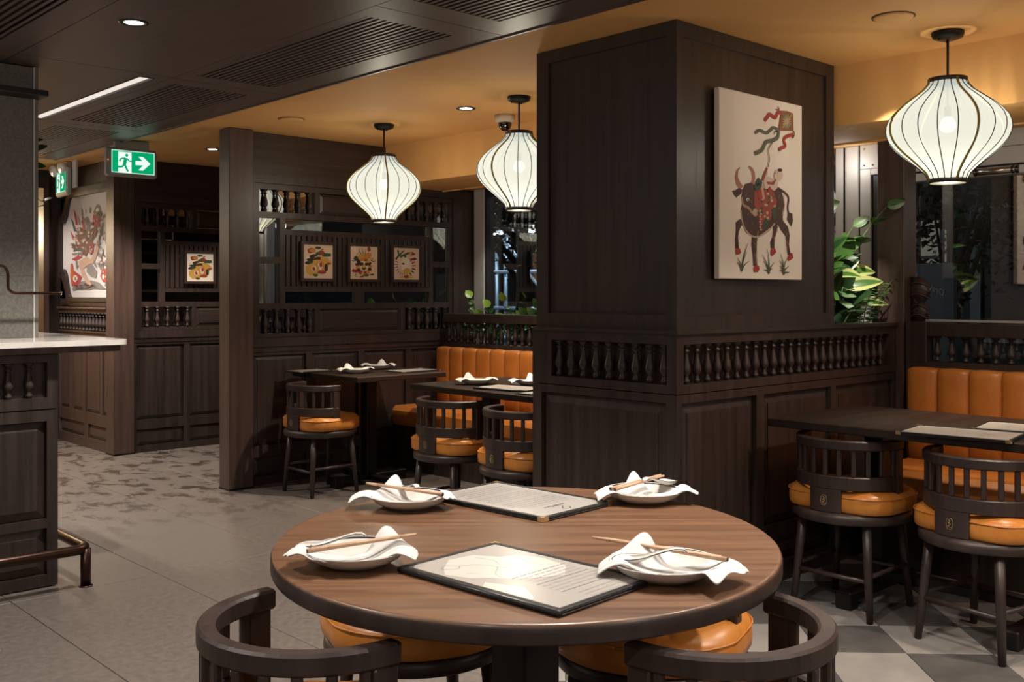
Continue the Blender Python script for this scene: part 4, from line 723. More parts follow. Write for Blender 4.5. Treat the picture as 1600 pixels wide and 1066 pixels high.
# ------------------------------------------------------------------ walls out of view and the far end
for nm, a in (('wall_front', (-3.2, 5.45, -4.3, -4.2)), ('wall_side', (-3.3, -3.2, -4.2, 12.2)), ('wall_far', (-3.2, 5.45, 12.2, 12.3))):
    tag(MB().box(*a, 0, 2.45).build(nm, 'warm_wall' if nm == 'wall_far' else 'wood'), kind='structure')
wb = MB().box(3.112, 3.24, 9.3, 9.4, 0, CZ).build('wall_back', 'wood'); tag(wb, kind='structure')
MB().box(3.068, 3.112, 9.27, 9.42, 0, 2.2).build('door_casing', 'wood_brown', wb)
MB().box(2.0, 3.112, 9.27, 9.42, 2.2, CZ).build('door_head', 'wood', wb)
lamp('passage_lamp', 'POINT', (2.7, 10.9, 1.9), 45, (1, .80, .50), .15)
tag(MB().box(5.3, 5.45, 6.15, 12.2, 0, CZ).build('wall_right', 'wood'), kind='structure')

# ------------------------------------------------------------------ left panelled wall with the mural
wl = MB(FX(3.22, 9.27)).box(0, 1.09, -.10, 0, 0, CZ).build('wall_left', 'wood_brown'); tag(wl, kind='structure')
T = FX(3.22, 9.27)                                        # u = 9.27 - y
fr = MB(T); wp = [(0.01+.3*k-.05, .235+.3*k-.05, .295, .90) for k in range(4)]
wp = [(.01, .245, .295, .90), (.305, .55, .295, .90), (.615, .93, .295, .90), (.975, 1.086, .295, .90)]
wq = [(.01, .585, .085, .20), (.67, 1.086, .085, .20)]
cells(fr, (0, 1.09), (0, .955), wp+wq, 0, .022); fr.build('panel_frame', 'wood_brown', wl)
for q in wp+wq: raised(T, *q, .004, .015, .03, wl, 'wood_brown')
bh = MB(T); cells(bh, (0, 1.09), (.955, 1.165), [(.0, 1.086, .97, 1.12)], 0, .03); bh.box(0, 1.09, 0, .045, 1.15, 1.168, .003); bh.build('baluster_frame', 'wood_brown', wl)
MB(T).box(0, 1.086, -.002, .002, .97, 1.12).build('recess', 'dark', wl)
for k in range(15): baluster(wl, 3.208, 9.27-.035-k*.0735, .97, .15, .024, 'wood', 8)
# ogee framed mural
mu = thing('mural', 'large pale mural of red and grey folk figures in a curved wooden frame', 'mural', (3.22, 8.72, 1.24))
TM = FX(0, .54); pal = ['mural_paper']
M = MB(TM); M.box(.0, 1.08, .001, .012, 0, .87)
art = []; parse_art(MURAL, M, art, 0, 0, .0135)
for i in range(len(M.m)): pass
M2 = MB(TM); M2.box(0, 1.08, .001, .012, 0, .87); M2.build('print_sheet', 'mural_paper', mu)
M3 = MB(TM); al = []; parse_art(MURAL, M3, al, 0, 0, .0135); M3.build('printed_figures', ['art_'+c for c in al], mu, False)
def ogee(ins):                                            # outline of the opening, u right / z up, from (right, top) round the left
    top = .868-ins; bot = .006+ins; e = ins
    pts = [(1.09, top), (.30+e*.3, top)]
    def bez(p0, p1, p2, p3, n=8):
        return [tuple(((1-t)**3*a+3*(1-t)**2*t*b+3*(1-t)*t*t*c+t**3*d) for a, b, c, d in zip(p0, p1, p2, p3)) for t in [k/n for k in range(1, n+1)]]
    pts += bez((.30+e*.3, top), (.20+e, top), (.235+e, .72-e), (.12+e, .66-e)); pts += [(.055+e, .655-e), (.055+e, .255+e)]
    pts += [(.12+e, .25+e)]+bez((.12+e, .25+e), (.235+e, .19+e), (.20+e, bot), (.30+e*.3, bot)); pts += [(1.09, bot)]
    return pts
for (ia, ib, na, nb, nm) in ((-.07, -.028, .012, .030, 'outer_moulding'), (-.03, .004, .010, .038, 'inner_moulding')):
    A, B = ogee(ia), ogee(ib); m = MB(TM); n = len(A)
    vs = [(u, na, z) for u, z in A]+[(u, nb, z) for u, z in A]+[(u, nb, z) for u, z in B]+[(u, na, z) for u, z in B]
    m.add(vs, [(k*n+i, k*n+i+1, ((k+1) % 4)*n+i+1, ((k+1) % 4)*n+i) for k in range(4) for i in range(n-1)]); m.build(nm, 'wood', mu)
# timber filling outside the ogee
m = MB(TM); O = ogee(-.06); n = len(O); R = [(u, min(max(z, 0), 0)) for u, z in O]
lft = [(-.005, z) for u, z in O]
for i in range(n-1):
    (u0, z0), (u1, z1) = O[i], O[i+1]
    if abs(z1-z0) > 1e-4: m.add([(-.005, .012, z0), (u0, .012, z0), (u1, .012, z1), (-.005, .012, z1)], [(0, 1, 2, 3)])
m.build('spandrel', 'wood', mu)

# ------------------------------------------------------------------ posts
def post(x0, x1, y0, y1, label, m='wood_brown'):
    p = thing('wooden_post', label, 'post', ((x0+x1)/2, (y0+y1)/2, 0)); w, d = (x1-x0)/2, (y1-y0)/2
    MB().box(-w, w, -d, d, .0, CZ-.002 if x1 < 4.4 else 2.071, .003).build('shaft', m, p)
    MB().box(-w-.002, w+.002, -d-.002, d+.002, .0, .012).build('foot', 'black_metal', p)
    return p
post(3.157, 3.330, 6.071, 6.205, 'brown square wooden post standing left of the three small pictures')
post(3.180, 3.345, 8.015, 8.17, 'brown square wooden post beside the large mural under the exit sign')
post(5.030, 5.165, 2.455, 2.60, 'tall dark wooden post between the leafy planter and the right window')
# ------------------------------------------------------------------ lattice screens
def lattice(name, label, Y, dx, u_end, open_right=True):
    s = thing(name, label, 'screen', (dx+3.34, Y, 0)); T = lambda u, n, z: (u-3.34, -n, z)
    E = u_end
    bk = MB(T).box(3.33, E, -.07, -.022, 0, 1.0).box(3.33, E, -.07, -.022, 1.995, CZ-.002); bk.build('back_board', 'wood', s)
    MB(T).box(3.33, min(E, 5.12), -.022, .0, 2.076, CZ-.002).build('top_board', 'wood_grain_x', s)
    A = (3.405, 3.835, 1.829, 1.980); Bp = (3.875, 4.575, 1.829, 1.980); Cc = (4.617, 5.043, 1.829, 1.980)
    D1 = (3.405, 3.561, 1.525, 1.789); D2 = (3.405, 3.561, 1.214, 1.482); E1 = (4.883, 5.043, 1.525, 1.789); E2 = (4.883, 5.043, 1.214, 1.482)
    F1 = (3.601, 4.846, 1.716, 1.789); F3 = (3.601, 4.176, 1.214, 1.292); F4 = (4.248, 4.846, 1.214, 1.292)
    Gs = (3.601, 4.846, 1.327, 1.679); H1 = (3.405, 3.835, 1.009, 1.174); H2 = (3.875, 4.575, 1.009, 1.174); H3 = (4.617, 5.043, 1.009, 1.174)
    holes = [A, Bp, Cc, D1, D2, E1, E2, F1, F3, F4, Gs, H1, H2, H3]
    of = MB(T); cells(of, (3.338, E), (.922, 2.076), [(3.367, 5.075, .982, 2.02)], -.022, .014); of.build('outer_frame', 'wood', s)
    lf = MB(T); cells(lf, (3.369, 5.073), (.984, 2.018), holes, -.022, .002); lf.build('lattice_bars', 'wood', s)
    for q in (Bp, H2): raised(T, *q, -.018, -.004, .028, s, 'wood_grain_x', back=-.02)
    for q in (A, Cc, D1, D2, E1, E2, F1, F3, F4, H1, H3): MB(T).box(q[0]-.004, q[1]+.004, -.026, -.0235, q[2]-.004, q[3]+.004).build('pane', 'smoked_mirror', s)
    MB(T).box(Gs[0], Gs[1], -.026, -.0235, Gs[2], Gs[3]).build('pane', 'smoked_mirror', s)
    n = 30; p = (Gs[1]-Gs[0])/n; me = MB().box(0, p*.74, -.006, .018, Gs[2], Gs[3], .002).mesh('slat', 'wood')
    for k in range(n): link('slat', me, s, (Gs[0]+p*(k+.13)-3.34, 0, 0))
    for q in (A, Cc, H1, H3):
        for k in range(5): baluster(s, q[0]+(q[1]-q[0])*(k+.5)/5-3.34+(.005 if q in (A, H1) else 0), .0045, q[2], q[3]-q[2], .0175)
    wp = [(3.365, 3.765, .264, .865), (3.815, 4.20, .264, .865), (4.25, 4.625, .264, .865), (4.675, 5.05, .264, .865)]
    wq = [(3.365, 3.765, .055, .185), (3.815, 4.20, .055, .185), (4.25, 4.625, .055, .185), (4.675, 5.05, .055, .185)]
    if name and dx < -.0: pass
    w = MB(T); cells(w, (3.338, E), (0, .885), wp+wq, -.022, .0); w.box(3.338, E, -.022, .006, .885, .922, .002); w.build('wainscot_frame', 'wood', s)
    for q in wp+wq: raised(T, *q, -.018, -.006, .03, s, back=-.02)
    return s
lattice('lattice_screen', 'dark lattice screen with three small pictures behind the far dining tables', 6.13, 0, 5.28)
lattice('lattice_screen', 'shadowed dark lattice screen with one small picture beyond the square brown post', 8.05, .014, 5.28)
# far alcove corner, boards closing to the windows
# ------------------------------------------------------------------ pillar and low partition
pl = thing('wooden_pillar', 'broad dark wood clad pillar carrying the tall bull picture', 'pillar', (3.814, 2.893, 1.1285))
core = MB().box(-.588, .588, -.382, .382, .0, CZ-1.1305); core.build('core', 'wood', pl)
TL_ = lambda u, n, z: (3.226-3.814-n, (3.287-u)-2.893, z-1.1285); TR_ = lambda u, n, z: (3.214+u-3.814, 2.511-2.893-n, z-1.1285)
a = MB(TL_); cells(a, (0, .788), (1.1285, CZ-.002), [(.073, .735, 1.19, 2.302)], 0, .012); a.build('left_frame', 'wood', pl)
a = MB(TR_); cells(a, (0, 1.20), (1.1285, CZ-.002), [(.04, 1.13, 1.185, 2.297)], 0, .012); a.build('right_frame', 'wood', pl)
MB().box(3.212-3.814, 3.226-3.814, 2.497-2.893, 2.511-2.893, .0, CZ-1.1305).build('corner_bead', 'wood', pl)
lp = thing('low_partition', 'dark panelled low partition with a row of balusters round the pillar', 'partition', (3.2, 2.485, 0))
O = Vector((3.2, 2.485, 0))
TLp = lambda u, n, z: (.012-n, .825-u, z); TRp = lambda u, n, z: (u, .012-n, z)
# body
MB().box(.06, 1.215, .06, .825, 0, 1.10).box(1.215, 1.83, .06, .125, 0, 1.10).build('body', 'wood', lp)
hl = [(.12, .765, .912, 1.072)]; hp = [(.056, .760, .26, .838)]; hq = [(.056, .760, .09, .20)]
a = MB(TLp); cells(a, (0, .783), (0, .872), hp+hq, -.03, .0); cells(a, (0, .768), (.876, 1.126), hl, -.045, .002); a.build('left_frame', 'wood', lp)
for q in hp+hq: raised(TLp, *q, -.022, -.006, .045, lp, back=-.03)
hr = [(.055, 1.755, .912, 1.072)]; pr = [(.045, .566, .26, .838), (.623, 1.182, .26, .838), (1.228, 1.80, .26, .838)]; pr2 = [(a_, b_, .09, .20) for a_, b_, _, _ in pr]
a = MB(TRp); cells(a, (.012, 1.826), (0, .872), pr+pr2, -.03, .0); cells(a, (.010, 1.826), (.876, 1.126), hr, -.045, .002); a.build('right_frame', 'wood', lp)
for q in pr+pr2: raised(TRp, *q, -.022, -.006, .04, lp, back=-.03)
MB().box(-.002, .03, -.002, .80, 1.112, 1.1285).box(.03, 1.826, -.002, .03, 1.112, 1.1285).box(1.215, 1.826, .03, .125, 1.10, 1.1285, .003).build('ledge', 'wood', lp)
for k in range(9): baluster(lp, .034, .678-.0735*k, .912, .16, .0205)
for k in range(24): baluster(lp, .10+.0695*k, .034, .912, .16, .0205)
# ------------------------------------------------------------------ baluster rails behind the benches
def rail(label, y0, y1, x, zb, n0, step, count, backing):
    r = thing('baluster_rail', label, 'railing', (x, y0, 0)); L = y1-y0
    MB().box(-.02, .06, 0, L, 1.062, 1.128, .003).build('top_rail', 'wood', r)
    MB().box(-.02, .06, 0, L, 0.0, zb, .003).build('bottom_rail', 'wood', r)
    for k in range(count): baluster(r, .02, n0-y0-step*k, zb, 1.062-zb, .021)
    return r
rail('dark baluster rail with pothos leaves behind the far orange bench', 3.30, 6.105, 4.985, .905, 6.083, .0745, 37, True)
rr = rail('dark baluster rail behind the right orange bench below the window', -.6, 2.44, 5.035, .935, 2.293, .0715, 40, False)
MB().box(-.022, .062, 2.93, 3.04, .93, 1.135, .003).build('end_block', 'wood', rr)
# ------------------------------------------------------------------ windows
def pane(y0, y1, z0, z1, x, parent): return MB().box(x-.003, x+.003, y0, y1, z0, z1).build('pane', 'window_glass', parent)
w1 = thing('window_1', None, None, (5.3, 4.5, 0), kind='structure'); Tn = lambda *a: MB().box(*a)
MB().box(-.03, .06, 1.48, 1.60, .35, 2.10, .004).build('mullion', 'aluminium', w1); MB().box(-.03, .06, -1.59, -1.525, .35, 2.10, .004).build('mullion', 'aluminium', w1)
MB().box(-.02, .05, -1.525, 1.48, .35, .42, .004).build('sill_bar', 'aluminium', w1); MB().box(-.02, .05, 1.455, 1.48, .42, 2.1).build('gasket', 'dark_frame', w1)
pane(-1.525, 1.48, .42, 2.10, .02, w1)
w2 = thing('window_2', None, None, (5.3, 2.75, 0), kind='structure')
MB().box(-.03, .06, .085, .16, .35, 2.10, .004).box(-.03,.06,.16,.175,.35,2.1).build('mullion', 'aluminium', w2); MB().box(-.02, .06, .075, .085, .35, 2.1).build('gasket', 'dark_frame', w2)
MB().box(-.03, .05, -.24, .075, 1.965, 2.10, .003).build('top_panel', 'aluminium', w2)
for yy, zz in ((.05, 1.985), (.05, 2.075), (-.0, 1.985)): MB().lathe([(.005, 0), (.005, .003)], 8).build('screw', 'steel', w2, loc=(-.031, yy, zz), rot=(0, -PI/2, 0))
MB().box(-.03, .05, .012, .075, .35, 1.965, .003).box(-.03, .05, -.24, .012, 1.93, 1.965, .003).build('door_jamb', 'aluminium', w2)
MB().box(-.015, .05, -.035, .012, .35, 1.93, .003).box(-.015, .05, -.24, -.035, 1.88, 1.93, .003).build('door_stile', 'dark_frame', w2)
MB().box(-.01, .03, -.06, -.035, .35, 1.88, .003).build('bead', 'aluminium', w2)
pane(-.24, -.06, .35, 1.88, .02, w2)
w3 = thing('window_3', None, None, (5.3, .9, 0), kind='structure')
MB().box(-.03, .06, -3.5, 1.66, 1.873, 1.915, .003).build('head_bar', 'aluminium', w3); MB().box(-.01, .06, -3.5, 1.66, 1.915, 1.925).build('shadow_gap', 'dark', w3)
MB().box(-.03, .06, -3.5, 1.66, 1.925, 2.10, .003).build('head_panel', 'aluminium', w3); MB().box(-.032, -.029, -3.5, 1.66, 2.01, 2.013).build('panel_joint', 'dark_frame', w3)
MB().box(-.02, .05, -3.5, 1.66, .30, .36, .003).build('sill_bar', 'aluminium', w3); MB().box(-.02, .05, -3.5, 1.66, 1.128, 1.140, .002).build('transom', 'aluminium', w3)
MB().box(-.03, .06, 1.66, 1.70, .30, 2.10, .003).build('mullion', 'aluminium', w3)
pane(-3.5, 1.66, .36, 1.873, .02, w3)
dcx = MB(); 
cl = thing('door_closer', 'brushed steel bar fixed to the window head behind the right lantern', 'door closer', (5.262, 2.09, 1.893))
MB().tube([(0, -.105, 0), (0, .105, 0)], .018, 12).build('bar', 'steel', cl)
for yy in (-.105, -.085, .10): MB().tube([(0, yy-.005, 0), (0, yy+.005, 0)], .0205, 12).build('collar', 'chrome_dark', cl)
MB().box(0, .012, -.02, .02, -.012, .012).build('bracket', 'steel', cl)
tag(MB().box(5.28, 5.45, -4.2, 6.15, 0, .30).build('wall_window', 'wood'), kind='structure')
# carved ornament standing on the rail beside the post
sc = thing('carved_ornament', 'black carved scroll ornament with two swelling lobes beside the window post', 'carving', (5.12, 2.415, 1.128))
def lobes(off, r):
    pts = []
    for k in range(25):
        t = k/24; z = .42*t-.0; y = -.012-.055*abs(math.sin(PI*t*2))**.8*(1 if t < .5 else 1.15)+off
        pts.append((0, y, z*.56))
    return pts
MB().tube([(0, .02, 0), (0, .02, .235)], .026, 10).build('stem', 'dark', sc)
for zz, rr_ in ((.055, .058), (.165, .070)):
    MB().lathe([(.001, -rr_), (rr_*.6, -rr_*.8), (rr_*.95, -rr_*.3), (rr_, 0), (rr_*.9, rr_*.4), (rr_*.6, rr_*.8), (.001, rr_)], 18, (0, 0, zz), ry=.8, rx=.5, cap=False).build('lobe', 'wood_chair', sc)
    for k in (-.35, 0, .35): MB().tube([(.5*rr_*math.cos(t)*1.02, .8*rr_*math.sin(t)*1.02, zz+k*rr_*1.2+.012*math.cos(2*t)) for t in [i*PI/8 for i in range(17)]], .0035, 6).build('ridge', 'wood_brown', sc)
# ------------------------------------------------------------------ bar
bar = thing('bar_counter', 'dark panelled bar counter with white marble top at the left edge', 'counter', (1.588, 4.63, 0))
TB = lambda u, n, z: (u, -n, z)
MB().box(-2.6, -.0, .02, 1.25, 0.006, 1.018).build('carcass', 'wood', bar)
hb = [(-.62, -.045, .824, .978), (-1.3, -.70, .824, .978)]; hb2 = [(-.62, -.046, .297, .722), (-1.3, -.70, .297, .722)]; hb3 = [(-.62, -.046, .055, .258), (-1.3, -.70, .055, .258)]
a = MB(TB); cells(a, (-2.6, 0), (.776, 1.018), hb, -.02, .012); cells(a, (-2.6, 0), (.006, .770), hb2+hb3, -.02, .012); a.build('front_frame', 'wood', bar)
for q in hb2+hb3: raised(TB, *q, -.012, .004, .04, bar, back=-.018)
for k in range(7): baluster(bar, -.115-.0835*k, .006, .824, .154, .021)
for k in range(7): baluster(bar, -.74-.0835*k, .006, .824, .154, .021)
ed = [(-2.6, 1.35), (.29, 1.35), (.29, -.05)]; 
def rounded(x1, y0, r, y1=1.35, x0=-2.6): return [(x0, y0)]+[(x1-r+r*math.sin(t), y0+r-r*math.cos(t)) for t in [k*PI/16 for k in range(9)]]+[(x1, y1), (x0, y1)]
MB().prism(rounded(.27, -.065, .05), 1.018, 1.045).build('edge_moulding', 'wood_brown', bar)
MB().prism(rounded(.292, -.085, .05), 1.0465, 1.070).build('marble_top', 'marble', bar)
fr = thing('foot_rail', 'bent brown bronze foot rail on a post in front of the bar', 'rail', (1.68, 4.51, 0))
R_ = .022; pth = [(-2.4, 0, .165), (-.06, 0, .165)]+[(-.06+.06*math.sin(t), .06-.06*math.cos(t), .165) for t in [k*PI/12 for k in range(1, 6)]]+[(0, .06, .165), (0, 1.3, .165)]
MB().tube(pth, R_, 14).build('tube', 'bronze', fr)
MB().lathe([(R_, 0), (R_, .165)], 14, (-.008, .012, 0)).build('post', 'bronze', fr); MB().lathe([(.03, 0), (.03, .004)], 14, (-.008, .012, 0)).build('floor_flange', 'bronze', fr)
MB().lathe([(R_, 0), (R_, .165)], 14, (-1.5, 0, 0)).build('post', 'bronze', fr)
ws = thing('wall_stone', None, None, (1.637, 5.02, 1.07), kind='structure')
zs_ = [0.0, .288, .93, 1.266]
for (z0, z1) in zip(zs_[:-1], zs_[1:]):
    MB().box(-.62, -.022, .002, .5, z0+.0015, z1-.0015, .001).build('stone_slab', 'stone', ws); MB().box(-1.3, -.624, .002, .5, z0+.0015, z1-.0015, .001).build('stone_slab', 'stone', ws)
MB().box(-1.3, -.024, .004, .49, 0, 1.264).build('grout_core', 'grout', ws)
MB().box(-.022, -.016, -.003, .5, 0, 1.266).build('corner_trim', 'aluminium', ws); MB().box(-.016, .0, 0, .5, 0, 1.266).build('corner_strip', 'grout', ws)
sh = thing('hanging_shelf', 'short black metal shelf bar fixed high on the grey stone pillar', 'shelf', (1.3, 4.95, 2.185))
MB().box(-.6, .345, -.05, .068, 0, .027, .003).build('board', 'black_metal', sh); MB().box(-.2, -.18, -.04, .068, .027, .15).build('bracket', 'black_metal', sh)
pi = thing('bent_pipe_rail', 'thin dark metal pipe bent in steps standing on the marble bar top', 'rail', (1.2, 4.9, 1.07))
q = [(0, 0, .335)]+[(.22, 0, .335)]
pp = [(0, 0, 0), (0, 0, .31), (.02, 0, .333), (.225, 0, .334), (.25, 0, .328), (.262, 0, .315), (.268, 0, .295), (.268, 0, .24), (.272, 0, .225), (.285, 0, .212), (.30, 0, .208), (.50, 0, .208)]
MB().tube(pp, .0068, 10).build('pipe', 'bronze', pi); MB().lathe([(.009, 0), (.009, .004)], 10).build('end_cap', 'steel', pi, loc=(.498, 0, .208), rot=(0, PI/2, 0)); MB().lathe([(.03, 0), (.03, .006)], 12).build('foot', 'black_metal', pi)
# ------------------------------------------------------------------ tables
def table(label, x0, x1, y0, y1, kind):
    t = thing('dining_table', label, 'table', ((x0+x1)/2, (y0+y1)/2, 0)); w, d = (x1-x0)/2, (y1-y0)/2
    MB().box(-w, w, -d, d, .720, .755, .004).build('tabletop', 'wood_table', t)
    for yy in ((-d*.52, d*.52) if d > .45 else (0,)):
        MB().box(-.04, .04, yy-.04, yy+.04, .06, .705, .004).build('column', 'black_metal', t)
        MB().box(-.16, .16, yy-.12, yy+.12, .705, .720).build('mounting_plate', 'black_metal', t)
        MB().box(-.27, .27, yy-.03, yy+.03, .03, .065, .004).build('foot_bar', 'black_metal', t)
        for xx in (-.255, .255): MB().box(xx-.035, xx+.035, yy-.035, yy+.035, 0, .07, .006).build('foot_block', 'black_metal', t)
    if d > .45: MB().box(-.03, .03, -d*.52, d*.52, .08, .12, .004).build('stretcher', 'black_metal', t)
    else:
        MB().box(-.03, .03, -.27, .27, .03, .065, .004).build('foot_bar', 'black_metal', t)
    return t
table('square dark table against the lattice screen below the three small pictures', 3.63, 4.345, 5.31, 6.085, 0)
table('long dark table beside the far orange bench, partly hidden by the pillar', 3.60, 4.35, 3.53, 4.735, 0)
table('long dark table in front of the right orange bench with two pale menus', 3.70, 4.44, 1.16, 2.40, 0)
rt = thing('round_table', 'round brown wooden table in the foreground laid with four plates', 'table', (1.499, 1.567, 0), PI/2-TL)
# local x runs away from the viewer's side of the room, local y across
ra, rb = .577, .524
prof = [(.985, .719), (.996, .720), (1.0, .724), (1.0, .7485), (.998, .7525), (.993, .7547), (.985, .755)]
MB().lathe([(0.5*r, z) for r, z in prof[:1]]+[(r*1.0, z) for r, z in prof]+[(.4, .755)], 96, rx=ra, ry=rb).build('tabletop', 'wood_round', rt)
MB().lathe([(.990, .7195), (.9985, .7205), (1.0025, .7245), (1.0025, .7475), (1.0, .7505)], 96, rx=ra, ry=rb, cap=False).build('shaded_edge', 'wood_chair', rt)  # darker wood puts the shade of the table's side into its colour
MB().lathe([(.955, .700), (.955, .7185), (.93, .7185)], 96, rx=ra*.9, ry=rb*.9).build('sub_top', 'wood_chair', rt)
a = (TL-PI/2)
def rz(p, ang): return (p[0]*math.cos(ang)-p[1]*math.sin(ang), p[0]*math.sin(ang)+p[1]*math.cos(ang))
MB(lambda x, y, z: (*rz((x, y), TL-PI/2), z)).box(-.053, .053, -.053, .053, .06, .70, .006).build('pedestal', 'black_metal', rt)
for k in range(2): MB(lambda x, y, z: (*rz((x, y), TL-PI/2+k*PI/2), z)).box(-.33, .33, -.035, .035, .02, .06, .005).build('foot_bar', 'black_metal', rt)
for k in range(4): MB(lambda x, y, z: (*rz((x, y), TL-PI/2+k*PI/2), z)).box(.28, .34, -.04, .04, 0, .065, .005).build('foot_block', 'black_metal', rt)
# ------------------------------------------------------------------ chairs (seat faces local +X)
def make_chair(label, x, y, rz_):
    c = thing('dining_chair', label, 'chair', (x, y, 0), rz_, 'dark wooden chairs with orange leather seats')
    MB().lathe([(.15, .372), (.222, .37), (.233, .376), (.236, .394), (.233, .408), (.222, .414), (.15, .414)], 40).build('seat_ring', 'wood_chair', c)
    # cushion: rounded square, boxed sides, crowned top, puckered leather
    n = 56; lv = [(.95, .415), (1.0, .424), (1.006, .446), (1.0, .474), (.972, .487), (.86, .5), (.6, .51), (.3, .513), (.02, .513)]
    def seat_r(a, j=9):
        e = 3.4; cx_, cy_ = math.cos(a), math.sin(a); ex = .196 if cx_ < 0 else .242
        r = 1/((abs(cx_)/ex)**e+(abs(cy_)/.233)**e)**(1/e)
        return min(r, .247)
    vs = []; fs = []
    for j, (k, z) in enumerate(lv):
        for i in range(n):
            a = 2*PI*i/n; w = .0022*math.sin(a*9+1)*math.sin(a*5) if 0 < j < 6 else 0; r = seat_r(a)*k+w
            vs.append((r*math.cos(a), r*math.sin(a), z+(.0028*math.sin(a*7+j) if 3 < j < 7 else 0)))
    for j in range(len(lv)-1):
        for i in range(n): fs.append((j*n+i, j*n+(i+1) % n, (j+1)*n+(i+1) % n, (j+1)*n+i))
    fs.append(tuple(range((len(lv)-1)*n, len(lv)*n)))
    s = MB().add(vs, fs, 0, True).build('seat', 'leather', c)
    MB().tube([(seat_r(2*PI*i/n)*1.004*math.cos(2*PI*i/n), seat_r(2*PI*i/n)*1.004*math.sin(2*PI*i/n), .477) for i in range(n+1)], .0026, 6).build('piping', 'leather', s)
    h = PI/2
    m = MB(); m.arc(.186, .219, .662, .7, h-.02, 3*h+.02, 28, .005)
    for sg in (1, -1): m.box(-.004, .014, sg*.186, sg*.219, .662, .7, .005)
    m.build('back_rail', 'wood_chair', c)
    MB().arc(.196, .218, .506, .559, h+.02, 3*h-.02, 28, .004).build('lower_band', 'wood_chair', c)
    sp = MB().arc(.200, .217, .414, .508, PI-.315, PI+.315, 10, .003).build('back_splat', 'wood_chair', c)
    em = MB(); ring = []
    for i in range(25):
        a = 2*PI*i/24; ring.append((-.2185, .0105*math.cos(a)*1.25, .462+.0195*max(-1, min(1, math.sin(a)*1.15))))
    em.tube(ring, .0011, 5)
    Te = lambda u, n_, z: (-.2178-n_, -u, .462+z)
    e2 = MB(Te); e2.stroke([(-.003, .014), (.002, .009), (-.001, .003), (.004, -.002), (-.006, -.009), (.002, -.012), (.009, -.012)], .0042, .0008, 0, .5); e2.poly([(-.007, .004), (-.001, .0065), (.001, .001), (-.004, -.001)], .001)
    b0 = len(em.v); em.add(e2.v, e2.f); em.build('emblem', 'gold', sp, False)
    for sg in (1, -1):
        MB().box(-.040, .008, sg*.196, sg*.216, .409, .664, .004).build('arm_post', 'wood_chair', c)
    for k in range(11):
        a = PI/2+.235+(PI-.47)*k/10
        MB(lambda x, y, z: (x*math.cos(a)-y*math.sin(a), x*math.sin(a)+y*math.cos(a), z)).box(.198, .214, -.0095, .0095, .558, .664, .004).build('spindle', 'wood_chair', c)
    for i, (sx_, sy_) in enumerate(((1, 1), (1, -1), (-1, 1), (-1, -1))):
        MB().tube([(.138*sx_, .138*sy_, .376), (.150*sx_, .150*sy_, .22), (.167*sx_, .167*sy_, 0.004)], [.0185, .0175, .0135], 12).build('leg', 'wood_chair', c)
        MB().lathe([(.011, 0), (.011, .005)], 10, (.167*sx_, .167*sy_, 0)).build('glide', 'dark', c)
    q = .157
    for p0, p1, z in (((-q, -q), (-q, q), .155), ((q, -q), (q, q), .155), ((-q, -q), (q, -q), .175), ((-q, q), (q, q), .175)):
        MB().tube([(*p0, z), (*p1, z)], .0095, 8).build('stretcher', 'wood_chair', c)
    return c
ch0 = make_chair('dark chair with orange seat in the foreground left of the round table', 1.000, 1.57, 0)
dup(ch0, 'dark chair with orange seat in the foreground right of the round table', (1.492, 1.088, 0), PI/2)
dup(ch0, 'dark chair with orange seat at the square table under the three pictures', (3.59, 5.67, 0), 0)
dup(ch0, 'dark chair with orange seat at the far bench table, the one farther from the pillar', (3.62, 4.345, 0), .03)
dup(ch0, 'dark chair with orange seat at the far bench table, cut off by the pillar', (3.565, 3.725, 0), -.06)
dup(ch0, 'dark chair with orange seat tucked under the far left side of the round table', (1.60, 2.075, 0), -PI/2-.35)
dup(ch0, 'dark chair with orange seat tucked under the far right side of the round table', (1.955, 1.60, 0), PI+.35)
dup(ch0, 'dark chair with orange seat at the right table, next to the panelled partition', (3.858, 2.105, 0), 0)
dup(ch0, 'dark chair with orange seat at the right table, cut by the right edge', (3.80, 1.54, 0), -.2)
